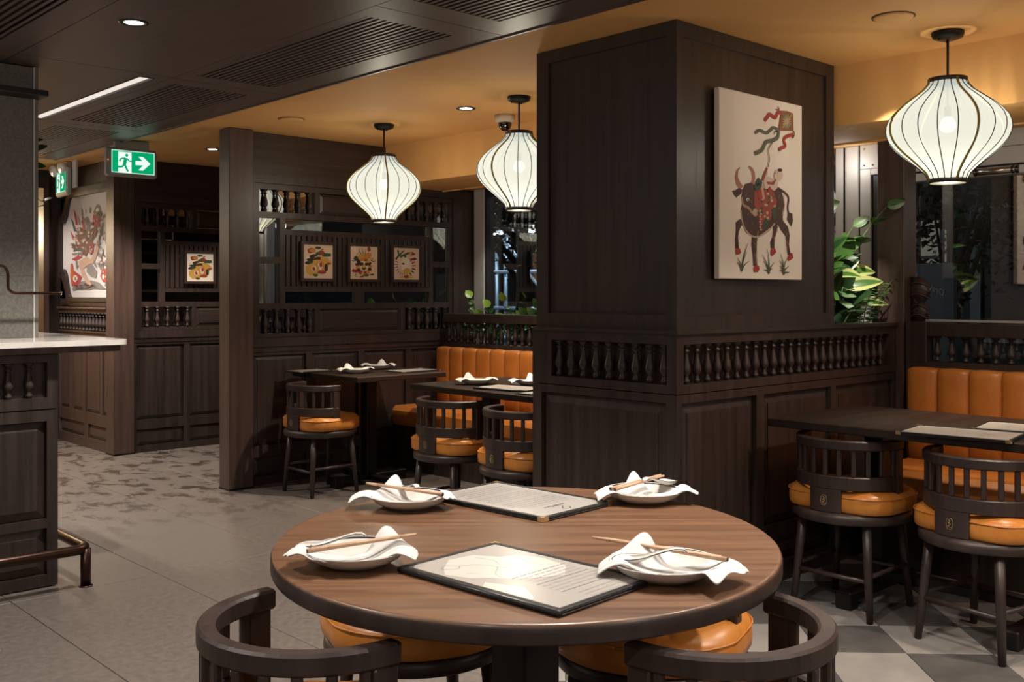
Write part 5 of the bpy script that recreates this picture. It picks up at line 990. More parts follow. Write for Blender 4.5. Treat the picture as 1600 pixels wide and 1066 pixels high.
# ------------------------------------------------------------------ benches
def bench(label, y0, y1, xf, xb, zs_, ztop, chw, yref):
    b = thing('bench', label, 'bench', ((xf+xb)/2, (y0+y1)/2, 0)); ox, oy = (xf+xb)/2, (y0+y1)/2
    MB().box(xf+.05-ox, xb-ox, y0-oy, y1-oy, 0, .32).build('plinth', 'wood', b)
    MB().box(xf-ox, xb-.09-ox, y0-oy+.004, y1-oy-.004, .322, .46, .03).build('seat', 'leather_back', b)
    k = 0
    yy = yref
    prof = [(0, 0), (.35, .030), (.7, .036)]
    while yy > y0+.02:
        ya = max(yy-chw, y0+.002); w = yy-ya; n = 10; vs = []; fs = []
        zz = [.44, .455, .6, .75, ztop-.05, ztop-.02, ztop-.004, ztop]; dd = [.0, .02, .03, .032, .03, .024, .012, -.02]
        for j, (z, d) in enumerate(zip(zz, dd)):
            for i in range(n+1):
                t = i/n; bul = (1-abs(2*t-1)**3.2)
                vs.append((xb-.065-d*(.35+.65*bul)-ox-(0 if j < len(zz)-1 else 0), yy-w*t-oy, z-(.010*(1-bul) if j > 4 else 0)))
        m = len(zz)
        for j in range(m-1):
            for i in range(n): fs.append((j*(n+1)+i, j*(n+1)+i+1, (j+1)*(n+1)+i+1, (j+1)*(n+1)+i))
        b0 = len(vs)
        for i in range(n+1): vs.append((xb-ox, yy-w*i/n-oy, ztop-.006))
        for i in range(n): fs.append(((m-1)*(n+1)+i, (m-1)*(n+1)+i+1, b0+i+1, b0+i))
        vs += [(xb-ox, yy-oy, .44), (xb-ox, yy-w-oy, .44)]
        fs.append([b0, b0+n+1]+[j*(n+1) for j in range(m)]); fs.append([b0+n, b0+n+2]+[j*(n+1)+n for j in range(m)])
        MB().add(vs, fs, 0, True).build('back_channel', 'leather_back', b); yy -= chw
    return b
bench('long tan orange leather bench with channelled back in the far alcove', 3.32, 6.10, 4.45, 4.963, .46, .880, .1535, 6.095)
bench('tan orange leather bench with channelled back under the right window', -.6, 2.40, 4.50, 5.013, .46, .912, .1535, 2.395)
# ------------------------------------------------------------------ lanterns
def lantern(label, x, y, D, rib0):
    t = thing('pendant_lantern', label, 'lantern', (x, y, CZ), 0, 'white silk pendant lanterns'); zt = 2.158-CZ; zb = 1.742-CZ; k = D/.463
    MB().lathe([(.004, -.034), (.035, -.033), (.058, -.024), (.064, -.012), (.064, -.002), (.0, -.002)], 28).build('canopy', 'black_metal', t)
    for s in (1, -1): MB().lathe([(.0045, -.006), (.0045, .0)], 8, (.035*s, .02, -.030)).build('screw', 'black_metal', t)
    MB().tube([(0, 0, -.03), (0, 0, zt-.01)], .0052, 8).build('rod', 'black_metal', t)
    R0 = .070*k
    prof = [(0, .303), (.05, .33), (.11, .42), (.18, .58), (.25, .74), (.32, .87), (.38, .95), (.44, .99), (.5, 1.), (.55, .985), (.61, .94), (.67, .86), (.73, .75), (.80, .60), (.87, .46), (.93, .355), (1., .305)]
    P = [(D*.5*a, zt+(zb-zt)*s_) for s_, a in prof]
    n = 64
    sh = MB().lathe(P, n, cap=False).build('shade', 'silk', t)
    for i in range(20):
        a = 2*PI*i/20+rib0; ol = i % 5 == 0
        MB().tube([((r+(.0040 if ol else .0014))*math.cos(a), (r+(.0040 if ol else .0014))*math.sin(a), z) for r, z in P], .0052 if ol else .0021, 6).build('rib', 'rib_olive' if ol else 'rib_black', sh)
    for z, nm in ((zt, 'top_ring'), (zb, 'bottom_ring')):
        MB().lathe([(R0-.003, -.010), (R0+.004, -.010), (R0+.005, .0), (R0+.004, .008), (R0-.003, .008), (R0-.003, -.010)], 32, (0, 0, z), cap=False).build(nm, 'rib_black', t)
    MB().box(-R0, R0, -.004, .004, zt-.004, zt).box(-.004, .004, -R0, R0, zt-.004, zt).build('spider', 'black_metal', t)
    MB().lathe([(.014, .0), (.014, .05)], 12, (0, 0, zt-.16)).tube([(0, 0, zt-.11), (0, 0, zt)], .004, 6).build('socket', 'black_metal', t)
    b = MB().lathe([(.002, -.033), (.019, -.028), (.032, -.009), (.033, .004), (.024, .022), (.013, .034)], 16, (0, 0, zt-.185)).build('bulb', 'bulb_glow', t)
    for zz, e in ((zt-.185, 11.0),):
        lamp('bulb_light', 'POINT', (0, 0, zz-.040), 38, (1, .88, .68), .03, parent=t)
    return t
lantern('white silk lantern hanging over the square table, in front of the lattice screen', 3.838, 5.318, .463, 1.05)
lantern('white silk lantern half hidden behind the left edge of the pillar', 3.841, 4.067, .466, .157)
lantern('white silk lantern hanging over the right table near the window, the largest seen', 4.195, 1.859, .482, .89)
# ------------------------------------------------------------------ ceiling fittings
def downlight(label, x, y, z, ring):
    t = thing('recessed_downlight', label, 'downlight', (x, y, z))
    MB().lathe([(.037, -.001), (.037, -.004), (.055, -.005), (.058, -.001)], 28, cap=False).build('bezel', ring, t)
    MB().lathe([(.002, -.0015), (.0365, -.0015)], 24, cap=False).build('lens', 'lamp_glow', t); return t
downlight('lit recessed downlight in the dark timber ceiling at upper left', 1.639, 3.932, DZ, 'black_metal')
downlight('lit recessed downlight with dark ring in the cream ceiling between two lanterns', 3.852, 4.529, CZ, 'black_metal')
downlight('lit recessed downlight in the cream ceiling left of the square post', 3.551, 7.088, CZ, 'black_metal')
for lb, x, y in (('cream ceiling speaker disc left of the right lantern', 3.808, 1.901), ('cream ceiling speaker disc above the lattice screen', 3.30, 5.546)):
    t = thing('ceiling_speaker', lb, 'speaker', (x, y, CZ)); MB().lathe([(.0, -.010), (.062, -.010), (.074, -.007), (.077, -.001), (.0, -.001)], 32).build('grille', 'ceiling_paint', t)
    MB().lathe([(.079, -.003), (.0815, -.003), (.0815, -.001), (.079, -.001), (.079, -.003)], 32, cap=False).build('gap_ring', 'dark', t)
t = thing('dome_camera', 'small white ceiling dome camera beside the half hidden lantern', 'camera', (4.176, 4.545, CZ))
MB().lathe([(.0, -.001), (.062, -.001), (.062, -.030), (.058, -.042), (.046, -.046), (.0, -.046)], 28).build('housing', 'paint_white', t)
MB().lathe([(.040, -.046), (.040, -.060), (.032, -.082), (.018, -.094), (.001, -.098)], 20, cap=False).build('dome', 'chrome_dark', t)
# ------------------------------------------------------------------ exit signs
MAN = dict(head=(793, 168, 9.5), strokes=[([(788, 184), (778, 226)], 21), ([(783, 186), (757, 189), (749, 206)], 9), ([(797, 190), (811, 205), (823, 205)], 8), ([(777, 225), (762, 239), (729, 236)], 11), ([(780, 222), (790, 247), (801, 270)], 12)],
           door=[(740, 141), (823, 150), (823, 273), (740, 266)], arrow=[(848, 203), (893, 207), (866, 177), (896, 179), (944, 225), (896, 266), (866, 263), (896, 233), (848, 230)])
def exit_face(T, w, h, parent):
    f = lambda x, y: ((x-700)/270*w, (1-(y-(130+(x-700)*.0985))/141)*h)
    a = MB(T); a.box(0, w, 0, .004, 0, h); a.build('lit_panel', 'sign_green', parent)
    b = MB(T); p = [f(*q) for q in MAN['door']]; b.poly([(p[0][0], h*.93), (p[1][0], h*.93), (p[2][0], h*.02), (p[3][0], h*.02)], .0046, 0)
    b.poly([f(*q) for q in MAN['arrow']], .0046, 0)
    bw = .006
    for r in ((0, w, 0, bw*.7), (0, w, h-bw*.7, h), (0, bw*.7, 0, h), (w-bw*.7, w, 0, h)): b.poly([(r[0], r[2]), (r[1], r[2]), (r[1], r[3]), (r[0], r[3])], .0046, 0)
    cx, cy = f(793, 168); rr = 9.5/270*w
    b.poly([(cx+rr*math.cos(i*PI/6), cy+rr*math.sin(i*PI/6)) for i in range(12)], .0052, 1)
    for st_, wd in MAN['strokes']: b.stroke([f(*q) for q in st_], wd/270*w, .0052, 1)
    b.build('running_man_and_arrow', ['sign_white', 'sign_green'], parent, False)
ex = thing('exit_sign', 'green lit running man exit sign hanging in front of the square post by the mural', 'sign', (2.93, 7.05, CZ))
MB().box(-.182, .178, -.004, .05, -.262, -.062, .012).build('housing', 'sign_grey', ex)
MB().box(-.12, .12, .0, .045, -.07, -.002, .006).build('ceiling_mount', 'sign_grey', ex)
exit_face(lambda u, n, z: (u-.15, -.004-n, z-.238), .305, .157, ex)
MB().box(-.176, -.171, -.007, -.003, -.155, -.150).build('led', 'red_led', ex)
e2 = thing('exit_sign', 'smaller tilted exit sign with two lamp heads beside the mural', 'sign', (3.02, 8.66, CZ)); e2.rotation_euler = (0, 0, -.10)
Tt = lambda u, n, z: (-n-.02, -u+.02*z, z)
MB(Tt).box(-.18, .17, -.045, -.002, -.275, -.045, .012).build('housing', 'sign_grey', e2)
exit_face(lambda u, n, z: Tt(u-.15, n-.002, z-.245), .30, .165, e2)
MB().box(.0, .03, -.11, .08, -.06, -.002).build('ceiling_mount', 'plastic_white', e2)
MB().box(.03, .045, -.27, -.16, -.22, -.0).build('bracket', 'aluminium', e2)
for yy in (.155, -.11): 
    l = MB().lathe([(.03, 0), (.042, .02), (.046, .055)], 16).build('lamp_head', 'plastic_white', e2, loc=(-.0, yy, -.045), rot=(0, -1.9, .3))
    MB().lathe([(.038, .05), (.001, .052)], 16, cap=False).build('lens', 'porcelain', l)
# ------------------------------------------------------------------ pictures
bp = thing('bull_picture', 'tall canvas print of a brown bull with a child flying a kite on the pillar', 'picture', (3.7725, 2.499, 1.337))
MB(lambda u, n, z: (u-.3145, -n, z)).box(0, .629, .001, .028, 0, .784, .003).build('canvas', 'canvas', bp)
B = MB(lambda u, n, z: (u-.3145, -n, z)); pal = []; parse_art(BULL, B, pal, 0, 0, .0286); B.build('printed_bull', ['art_'+c for c in pal], bp, False)
def blob(rng, m, cx, cz, rx, rz_, mi, n, wob=.25, k=9, wave=0.):
    P = []
    for i in range(k):
        a = 2*PI*i/k; s = 1+rng.uniform(-wob, wob); P.append((cx+rx*s*math.cos(a), cz+rz_*s*math.sin(a)))
    m.poly(P, n, mi)
def small_pic(label, x, y, variant, dark=False):
    t = thing('small_picture', label, 'picture', (x, y, 1.502), 0, None); T = lambda u, n, z: (u, -n, z)
    f = MB(T); cells(f, (-.140, .140), (-.138, .138), [(-.119, .119, -.118, .118)], 0, .020); f.build('frame', 'wood_chair', t)
    MB(T).box(-.121, .121, .002, .010, -.120, .120).build('paper', 'canvas_warm' if not dark else 'canvas', t)
    r = random.Random(variant); cols = ['art_pyel', 'art_pgreen', 'art_pred', 'art_pdark', 'art_pwhite', 'art_porange']; m = MB(T); nn = [.0105]
    def N(): nn[0] += .00004; return nn[0]
    if variant == 0:
        for cx, cz, rx, rz_, c in ((-.055, .075, .032, .020, 2), (-.045, .075, .025, .014, 5), (0, .094, .022, .010, 1), (.035, .085, .012, .004, 2), (.025, .06, .03, .018, 2), (.0, .055, .018, .014, 1), (.075, .048, .03, .014, 1), (.05, .042, .02, .01, 1), (-.035, .035, .03, .018, 3),
                                 (.02, -.005, .075, .045, 0), (-.035, -.055, .055, .045, 0), (.03, -.03, .055, .04, 5), (-.07, .0, .03, .018, 1), (-.085, .02, .015, .02, 4), (-.06, .012, .03, .012, 3), (-.09, -.012, .018, .012, 3), (.02, -.03, .022, .025, 4), (-.035, -.05, .02, .022, 4), (.022, -.022, .012, .02, 2), (-.035, -.05, .012, .016, 2), (.03, -.075, .035, .014, 2), (-.02, -.095, .022, .009, 1), (.08, -.012, .026, .008, 2), (.065, -.04, .012, .03, 3), (.055, .0, .02, .018, 0), (-.005, .022, .03, .01, 3)):
            blob(r, m, cx, cz, rx, rz_, c, N())
    elif variant == 1:
        for a in range(0, 360, 24):
            x_, z_ = .055*math.cos(math.radians(a))+.0, .052*math.sin(math.radians(a))-.025; blob(r, m, x_, z_, .018, .014, r.choice([0, 5, 3, 3, 2]), N())
        for cx, cz, rx, rz_, c in ((.0, -.02, .04, .03, 4), (-.02, -.01, .018, .014, 3), (.022, -.01, .018, .012, 3), (0, -.04, .02, .016, 1), (.0, -.025, .014, .012, 0), (.045, .098, .018, .018, 2), (.03, .05, .04, .022, 5), (-.065, .03, .022, .014, 1), (.07, .03, .02, .01, 0), (-.02, .045, .03, .016, 0), (-.075, -.06, .025, .014, 2), (.02, -.09, .03, .008, 1), (.07, -.085, .025, .006, 3), (-.02, -.1, .02, .006, 2)): blob(r, m, cx, cz, rx, rz_, c, N())
        for p in ([(-.02, .06), (-.04, .085), (-.045, .1)], [(-.005, .06), (-.01, .09), (-.02, .105)], [(.01, .06), (.015, .085), (.012, .1)], [(-.05, .02), (-.09, .01), (-.105, .015)], [(.06, .02), (.09, .01), (.105, .025)], [(-.06, -.08), (-.08, -.095), (-.05, -.1)], [(-.03, .0), (-.07, .04), (-.03, .085)]): m.stroke(p, .006, N(), 3, .4)
    else:
        blob(r, m, 0, -.005, .05, .052, 4, N(), .1, 14)
        for i in range(9): a = math.radians(160+i*17); m.stroke([(.05*math.cos(a)-.03, .06*math.sin(a)-.01), (.085*math.cos(a)-.03, .085*math.sin(a)-.01)], .007, N(), 3, .4)
        for i in range(6): a = math.radians(-60+i*22); m.stroke([(.05*math.cos(a)+.005, .05*math.sin(a)-.02), (.085*math.cos(a)+.005, .08*math.sin(a)-.02)], .012, N(), 2 if i > 2 else 3, .5)
        for cx, cz, rx, rz_, c in ((.0, -.06, .035, .025, 0), (.0, -.1, .08, .007, 0), (.0, -.095, .02, .012, 2), (.05, .075, .03, .012, 2), (.02, .075, .03, .012, 0), (.06, .035, .035, .008, 2), (.075, .038, .02, .008, 1), (-.01, .055, .012, .008, 3), (-.03, .0, .012, .008, 3)): blob(r, m, cx, cz, rx, rz_, c, N())
        for p in ([(-.1, .03), (-.07, .06), (-.02, .10)], [(-.06, .05), (-.01, .07), (.03, .085)], [(-.08, .1), (-.07, .06)]): m.stroke(p, .018, N(), 1, .5)
    m.build('print', cols, t, False); return t
small_pic('small framed print of a yellow striped figure, left of the three on the lattice', 3.843, 6.111, 0)
small_pic('small framed print of a curled dragon shape, middle of the three on the lattice', 4.2245, 6.111, 1)
small_pic('small framed print of a white striped head, right of the three on the lattice', 4.6075, 6.111, 2)
small_pic('small framed print alone on the shadowed screen beyond the square post', 3.907, 8.031, 0, True)
# ------------------------------------------------------------------ tableware
PR = [(.0, 0), (.050, 0), (.053, .003), (.066, .006), (.083, .016), (.0935, .0275), (.095, .029), (.0925, .0292), (.081, .019), (.065, .0095), (.048, .0072), (.0, .0065)]
def plate(label, x, y, z, s=1., group='white plates with a dark rim line'):
    t = thing('plate', label, 'plate', (x, y, z), 0, group); t.scale = (s, s, s)
    MB().lathe(PR[1:-1]+[(.001, .0065)], 48).build('dish', 'porcelain', t)
    MB().lathe([(.0893, .0266), (.0912, .0284), (.0903, .0289), (.0884, .0271), (.0893, .0266)], 48, cap=False).build('rim_line', 'rim_line', t)
    return t
def napkin(label, x, y, z, rz_, variant, L=.235, Wd=.10, peak=.5, corner=(.2, .02)):
    t = thing('napkin', label, 'napkin', (x, y, z), rz_, 'white folded linen napkins')
    r = random.Random(variant); nu, nv = 26, 14; ph = [r.uniform(0, 6.28) for _ in range(6)]
    for layer in range(1):
        vs = []; fs = []
        for i in range(nu+1):
            a = i/nu*2-1
            for j in range(nv+1):
                b = j/nv*2-1
                # outline: lens-shaped band with pulled-out corners, peak at the far middle
                hw = Wd*.5*(1+.10*abs(a)**2+.10*math.sin(3*a+ph[0]))
                hw *= 1.12 if b < 0 else .9
                u = a*L*.5*(1-.16*abs(b)*(.5+.5*math.sin(ph[1]+2*a)))
                v = b*hw
                if b > 0: v += .062*b**2*math.exp(-((a-(peak-.5)*1.6)/.24)**2)
                if b < 0: v -= corner[1]*b**4*math.exp(-((a-corner[0])/.2)**2)
                rim = .0225*(min(1, math.hypot(u, v)/.092)**3)      # follows the dish
                zz = .0085+rim
                over = max(0, math.hypot(u, v)-.100)
                zz -= min(.030, over*(.25+9*over))
                fold = .0035*math.sin(4.5*b+2.2*a+ph[2])*(1-.3*abs(a))+.0030*math.sin(8*b-3*a+ph[3])*(.25+abs(a))+.0025*math.sin(6*a+ph[4])*abs(b)
                if b > 0: fold += .036*b**1.5*math.exp(-((a-(peak-.5)*1.6)/.20)**2)
                zz = max(zz+abs(fold)*.9+.002, .004)
                vs.append((u, v, zz))
        for i in range(nu):
            for j in range(nv): fs.append((i*(nv+1)+j, (i+1)*(nv+1)+j, (i+1)*(nv+1)+j+1, i*(nv+1)+j+1))
        o = MB().add(vs, fs, 0, True).build('cloth', 'linen', t)
        sd = o.modifiers.new('thick', 'SOLIDIFY'); sd.thickness = .003; sd.offset = 1
        ss = o.modifiers.new('smooth', 'SUBSURF'); ss.levels = 1; ss.render_levels = 1
    return t
def spoon(label, x, y, z, rz_, tilt=0., flip=False):
    t = thing('soup_spoon', label, 'spoon', (x, y, z), rz_, 'white porcelain soup spoons'); t.rotation_euler = (tilt, 0, rz_)
    S = [(0, .004, .001, .012), (.006, .016, .006, .011), (.018, .0215, .0115, .010), (.034, .0225, .0125, .010), (.048, .018, .010, .012), (.060, .0125, .0065, .0155), (.075, .0095, .0045, .021), (.095, .0085, .0038, .028), (.115, .0085, .0038, .033), (.128, .0085, .0035, .033), (.134, .007, .003, .029)]
    vs = []; fs = []; n = 10; L_, R_e = [], []
    for s, hw, d, h in S:
        for k in range(n+1):
            a = PI*k/n; vs.append((s-.045, hw*math.cos(a), h+d*(.55-1.0*math.sin(a))))
        R_e.append((s-.045, hw, h+d*.55)); L_.append((s-.045, -hw, h+d*.55))
    for i in range(len(S)-1):
        for k in range(n): fs.append((i*(n+1)+k, i*(n+1)+k+1, (i+1)*(n+1)+k+1, (i+1)*(n+1)+k))
    o = MB().add(vs, fs, 0, True).build('bowl_and_handle', 'porcelain', t); q = o.modifiers.new('thick', 'SOLIDIFY'); q.thickness = .0024; q.offset = 1
    MB().tube(L_[::-1]+[vs_ for vs_ in R_e]+[], .0009, 5, cap=False).build('rim_line', 'rim_line', t)
    return t
def chopstick(label, p0, p1):
    d = Vector(p1)-Vector(p0); L = d.length; t = thing('chopstick', label, 'chopstick', p0, 0, 'pale wooden chopsticks on the plates')
    t.rotation_euler = d.to_track_quat('X', 'Z').to_euler()
    MB().tube([(0, 0, 0), (L*.85, 0, 0)], [.0046, .0032], 6).build('shaft', 'bamboo', t)
    MB().tube([(L*.85, 0, 0), (L, 0, 0)], [.0032, .0026], 6).build('tip', 'bamboo', t)
    MB().tube([(-.002, 0, 0), (0.0, 0, 0)], .0046, 6).build('end_cap', 'chop_tip', t)
VR = -TL                                                  # direction of "across the picture"
fwd = Vector((math.sin(TL), math.cos(TL), 0)); rgt = Vector((math.cos(TL), -math.sin(TL), 0))
def setting(where, x, y, s, nap, spo, ch, variant, corner, z=.7552):
    plate('white plate with napkin on the round table, '+where, x, y, z, s*1.05)
    b = Vector((x, y, z)); P = lambda u, v, h: b+rgt*u+fwd*v+Vector((0, 0, h))
    n = P(*nap[0], 0); napkin('white napkin crumpled on the plate '+where+' of the round table', n.x, n.y, z, VR+nap[1], variant, nap[2], nap[3], nap[4], corner)
    q = P(*spo[0]); spoon('white soup spoon lying on the plate '+where+' of the round table', q.x, q.y, q.z, VR+spo[1], spo[2])
    for i, (a, c) in enumerate(ch): chopstick(('front' if i == 0 else 'rear')+' chopstick of the pair on the plate '+where+' of the round table', P(*a), P(*c))
# coordinates: across, away, up from the plate centre
setting('at left front', 1.112, 1.632, 1.0, ((-.006, -.030), .05, .255, .066, .80), ((-.074, .014, .019), .10, 0.0), [((-.080, -.062, .040), (.112, .012, .053)), ((-.076, -.050, .040), (.114, .022, .052))], 11, (-.5, .035))
setting('at far left', 1.508, 1.985, .97, ((-.012, -.016), -.05, .26, .066, .34), ((-.030, .050, .021), -.95, 0.0), [((.085, -.062, .042), (-.11, .036, .050)), ((.080, -.050, .041), (-.108, .048, .048))], 23, (.4, .02))
setting('at far right', 1.978, 1.640, .97, ((.006, -.026), .06, .26, .066, .40), ((.058, .050, .024), -2.3, 0.0), [((-.088, -.050, .040), (.05, .052, .056)), ((-.078, -.060, .040), (.056, .040, .056))], 37, (.1, .03))
setting('at right front', 1.473, 1.172, 1.03, ((.012, -.020), -.14, .27, .068, .25), ((-.052, -.006, .021), -.12, 0.0), [((.105, -.040, .042), (-.125, .095, .050)), ((.098, -.028, .042), (-.10, .102, .046))], 52, (.6, .065))
for lb, x, y, vv, rot in (('on the square table, nearer the chair', 3.83, 5.62, 4, .5), ('on the square table, nearer the bench', 4.16, 5.83, 5, .1), ('on the far bench table, left one', 3.86, 4.44, 6, .3), ('on the far bench table, beside the pillar edge', 4.05, 4.19, 7, .2)):
    plate('white plate with napkin '+lb, x, y, .7552, 1.0); napkin('white napkin on the plate '+lb, x, y, .7552, VR+rot, vv, .25, .10, .6 if vv % 2 else .35)
# ------------------------------------------------------------------ menus
def menu(label, x, y, rz_, style, z=.7552, w=.256, h=.392, layers=2, spine=-1):
    t = thing('menu', label, 'menu', (x, y, z), rz_, None)   # local x = page right, local y = page up
    o = MB()
    for k in range(layers): MB().box(-w/2, w/2, -h/2, h/2, .0005+k*.0045, .0042+k*.0045, .001).build('cover_board', 'menu_black', t)
    zt = .0042+(layers-1)*.0045
    if spine: MB().tube([(spine*w/2, -h/2, .0055), (spine*w/2, h/2, .0055)], .0055, 10).build('spine', 'menu_black', t)
    f = MB(); b = .012
    for q in ((-w/2, w/2, -h/2, -h/2+b), (-w/2, w/2, h/2-b, h/2), (-w/2, -w/2+b, -h/2+b, h/2-b), (w/2-b, w/2, -h/2+b, h/2-b)): f.box(*q, zt, zt+.0022, .0008)
    f.build('leather_border', 'menu_black', t)
    pg = MB().box(-w/2+b, w/2-b, -h/2+b, h/2-b, zt, zt+.0012).build('page', 'paper', t)
    for sx_, sy_ in ((1, 1), (-1, 1), (1, -1), (-1, -1)):
        if spine and sx_ == spine: continue
        c = MB(); cx, cy = sx_*(w/2+.0006), sy_*(h/2+.0006)
        c.prism([(cx, cy), (cx-sx_*.018, cy), (cx-sx_*.013, cy-sy_*.006), (cx-sx_*.007, cy-sy_*.007), (cx-sx_*.006, cy-sy_*.013), (cx, cy-sy_*.018)], .0003, zt+.0032); c.build('corner_cap', 'gold', t)
    T = lambda u, n, v: (u, v, zt+.00125+n); r = random.Random(style); m = MB(T); mats = ['ink', 'ink_black', 'ink_pale', 'paper_white']
    def line(v, u0, u1, th, mi=0):
        u = u0
        while u < u1:
            wd = min(r.uniform(.006, .02), u1-u); m.poly([(u, v), (u+wd, v), (u+wd, v+th), (u, v+th)], .0001, mi); u += wd+.0028
    if style in (1,):
        # brush painting over the upper half, columns of small text below
        K = lambda P: [(a*w, c*h) for a, c in P]
        m.poly(K([(-.42, .24), (-.30, .33), (-.12, .42), (.10, .40), (.20, .28), (.34, .24), (.40, .10), (.36, -.06), (.16, -.16), (.02, -.12), (-.16, -.04), (-.26, .06), (-.36, .12)]), .00005, 3)
        m.poly(K([(-.44, -.02), (-.36, .02), (-.26, -.16), (-.40, -.30), (-.44, -.30)]), .00005, 3)
        for p in ([(-.34, .32), (-.26, .27), (-.20, .30), (-.26, .35), (-.34, .32)], [(-.20, .30), (-.08, .26), (-.02, .16), (-.16, .08), (-.20, .0)], [(-.02, .16), (.02, .06), (-.06, -.02)], [(.06, .36), (.10, .26), (.05, .18), (.12, .12)], [(.28, .20), (.24, .08), (.30, 0)], [(-.30, .18), (-.22, .14)]): m.stroke(K(p), .0016, .00012, 0, .5)
        for k in range(12): line(-.035*h-k*.0145-(.008 if k > 8 else 0), -.17 * w if k < 9 else -.10*w, (.40-.02*r.random())*w, .0036, 2 if k % 4 else 0)
    elif style == 2:
        K = lambda P: [(a*w, c*h) for a, c in P]
        m.stroke(K([(-.05, .40), (.0, .43), (.05, .40), (.0, .37), (-.04, .34), (.04, .33), (.09, .34)]), .0026, .0001, 1, .6)
        line(.305*h, -.12*w, .16*w, .006, 1)
        for k in range(16): line(.24*h-k*.0168, -.36*w, (.38-.1*r.random())*w, .0045, 0 if k % 5 else 2)
    else:
        m.stroke([(-.02, .10), (0, .113), (.015, .10), (0, .092), (.02, .086)], .0022, .0001, 1, .6); line(.075, -.04, .05, .005, 0); line(.064, -.03, .04, .003, 2)
        for k in range(3): line(.02-k*.02, -.05, .06, .003, 2)
    m.build('print', mats, pg, False)
    return t
menu('pale menu with brush painting and gold corners, nearest on the round table', 1.279, 1.342, math.radians(4), 1, spine=-1)
menu('pale text menu in black cover lying far across the round table', 1.736, 1.842, math.radians(180+4), 2, spine=0)
menu('pale menu at the near edge of the right table, the left of two', 3.76, 1.615, math.radians(188), 3, spine=0, layers=2)
menu('pale menu on the right table, overlapped behind the left one', 4.07, 1.49, math.radians(10), 3, spine=1, layers=2, h=.36)
menu('menu on the square table beside the left wall panel', 3.69, 5.97, math.radians(95), 3, spine=0, w=.2, h=.28, layers=1)
menu('menu lying at the bench side of the square table', 4.22, 5.52, math.radians(95), 3, spine=0, w=.2, h=.34, layers=1)
menu('pale menu with black spine on the far bench table beside the pillar edge', 3.79, 4.07, math.radians(10), 3, spine=-1, w=.22, h=.36, layers=2)
menu('second menu on the far bench table, mostly behind the pillar edge', 3.74, 3.72, math.radians(5), 3, spine=0, w=.22, h=.30, layers=1)
# ------------------------------------------------------------------ plants
def leaf_mesh(name, L, Wd, m, fold=.25, droop=.2, n=6, tip=1.0, m2=None):
    vs = []; fs = []; mi = []
    for i in range(n+1):
        t = i/n; hw = Wd*.5*(math.sin(PI*min(1, t**.75*.98+.01)))**.8*(1 if t < .98 else .2); z = -droop*L*t*t
        for k in (-1, -.45, 0, .45, 1): vs.append((L*t, hw*k, z+abs(k)*hw*fold))
    b = MB()
    for i in range(n):
        for k in range(4): b.add([], [])
    F = [(i*5+k, i*5+k+1, (i+1)*5+k+1, (i+1)*5+k) for i in range(n) for k in range(4)]
    b.add(vs, F, 0, True)
    if m2: b.m = [1 if (f % 4) in (0, 3) else 0 for f in range(len(F))] if m2[1] == 'edge' else [1 if f % 4 in (1, 2) else 0 for f in range(len(F))]
    return b.mesh(name, [m, m2[0]] if m2 else [m], False)
LEAF = {}
LR = random.Random(77)
def leaf(parent, key, loc, yaw, pitch, roll=0, s=1.):
    # blade runs along yaw/pitch, its face turns to the light of the room
    o = link('leaf', LEAF[key], parent, loc); d = Vector((math.cos(yaw)*math.cos(pitch), math.sin(yaw)*math.cos(pitch), math.sin(pitch)))
    n = Vector((-.62+LR.gauss(0, .35), -.66+LR.gauss(0, .35), .55+LR.gauss(0, .3))); n = n-d*n.dot(d)
    if n.length < .05: n = Vector((0, 0, 1))-d*d.z
    n.normalize(); y = n.cross(d).normalized()
    o.rotation_euler = Matrix((d, y, n)).transposed().to_euler(); o.scale = (s, s, s); return o
LEAF['zz'] = leaf_mesh('leaf', .105, .060, 'leaf_green', .18, .12); LEAF['dark'] = leaf_mesh('leaf', .12, .060, 'leaf_dark', .2, .2)
LEAF['host'] = leaf_mesh('leaf', .18, .075, 'leaf_green', .3, .35, 8, m2=('leaf_cream', 'edge')); LEAF['cal'] = leaf_mesh('leaf', .13, .070, 'leaf_green', .2, .2, 8, m2=('leaf_dark', 'mid'))
LEAF['pot'] = leaf_mesh('leaf', .065, .055, 'leaf_lime', .15, .2); LEAF['pot2'] = leaf_mesh('leaf', .07, .055, 'leaf_green', .15, .25); LEAF['fern'] = leaf_mesh('leaf', .045, .010, 'leaf_green', .2, .3, 4); LEAF['fernd'] = leaf_mesh('leaf', .05, .016, 'leaf_dark', .2, .3, 4)
pb = thing('planter_box', 'dark planter box behind the partition filled with leafy plants', 'planter', (4.86, 2.90, 0))
MB().box(-.44, .40, -.28, .38, 0, .98).build('box', 'wood', pb); MB().box(-.42, .38, -.26, .36, .98, 1.0).build('soil', 'soil', pb)
rng = random.Random(8)
def stem(parent, p0, p1, r=.004, sag=.0, m='stem_green'):
    a, b = Vector(p0), Vector(p1); pts = [a.lerp(b, t)+Vector((0, 0, sag*math.sin(PI*t))) for t in [k/6 for k in range(7)]]
    MB().tube(pts, [r*(1-.5*k/6) for k in range(7)], 6).build('stem', m, parent); return pts
def zz(label, base, tips):
    t = thing('leafy_plant', label, 'plant', base)
    for tp in tips:
        pts = stem(t, (0, 0, 0), tp, .006, .06)
        d = (pts[-1]-pts[0]); yaw = math.atan2(d.y, d.x)
        for k in range(1, 7):
            p = pts[k]
            for s in (1, -1): leaf(t, 'zz', p, yaw+s*(1.0 if k < 6 else .35)+rng.uniform(-.2, .2), .35+rng.uniform(-.2, .3), s*.4, rng.uniform(.85, 1.15))
    return t
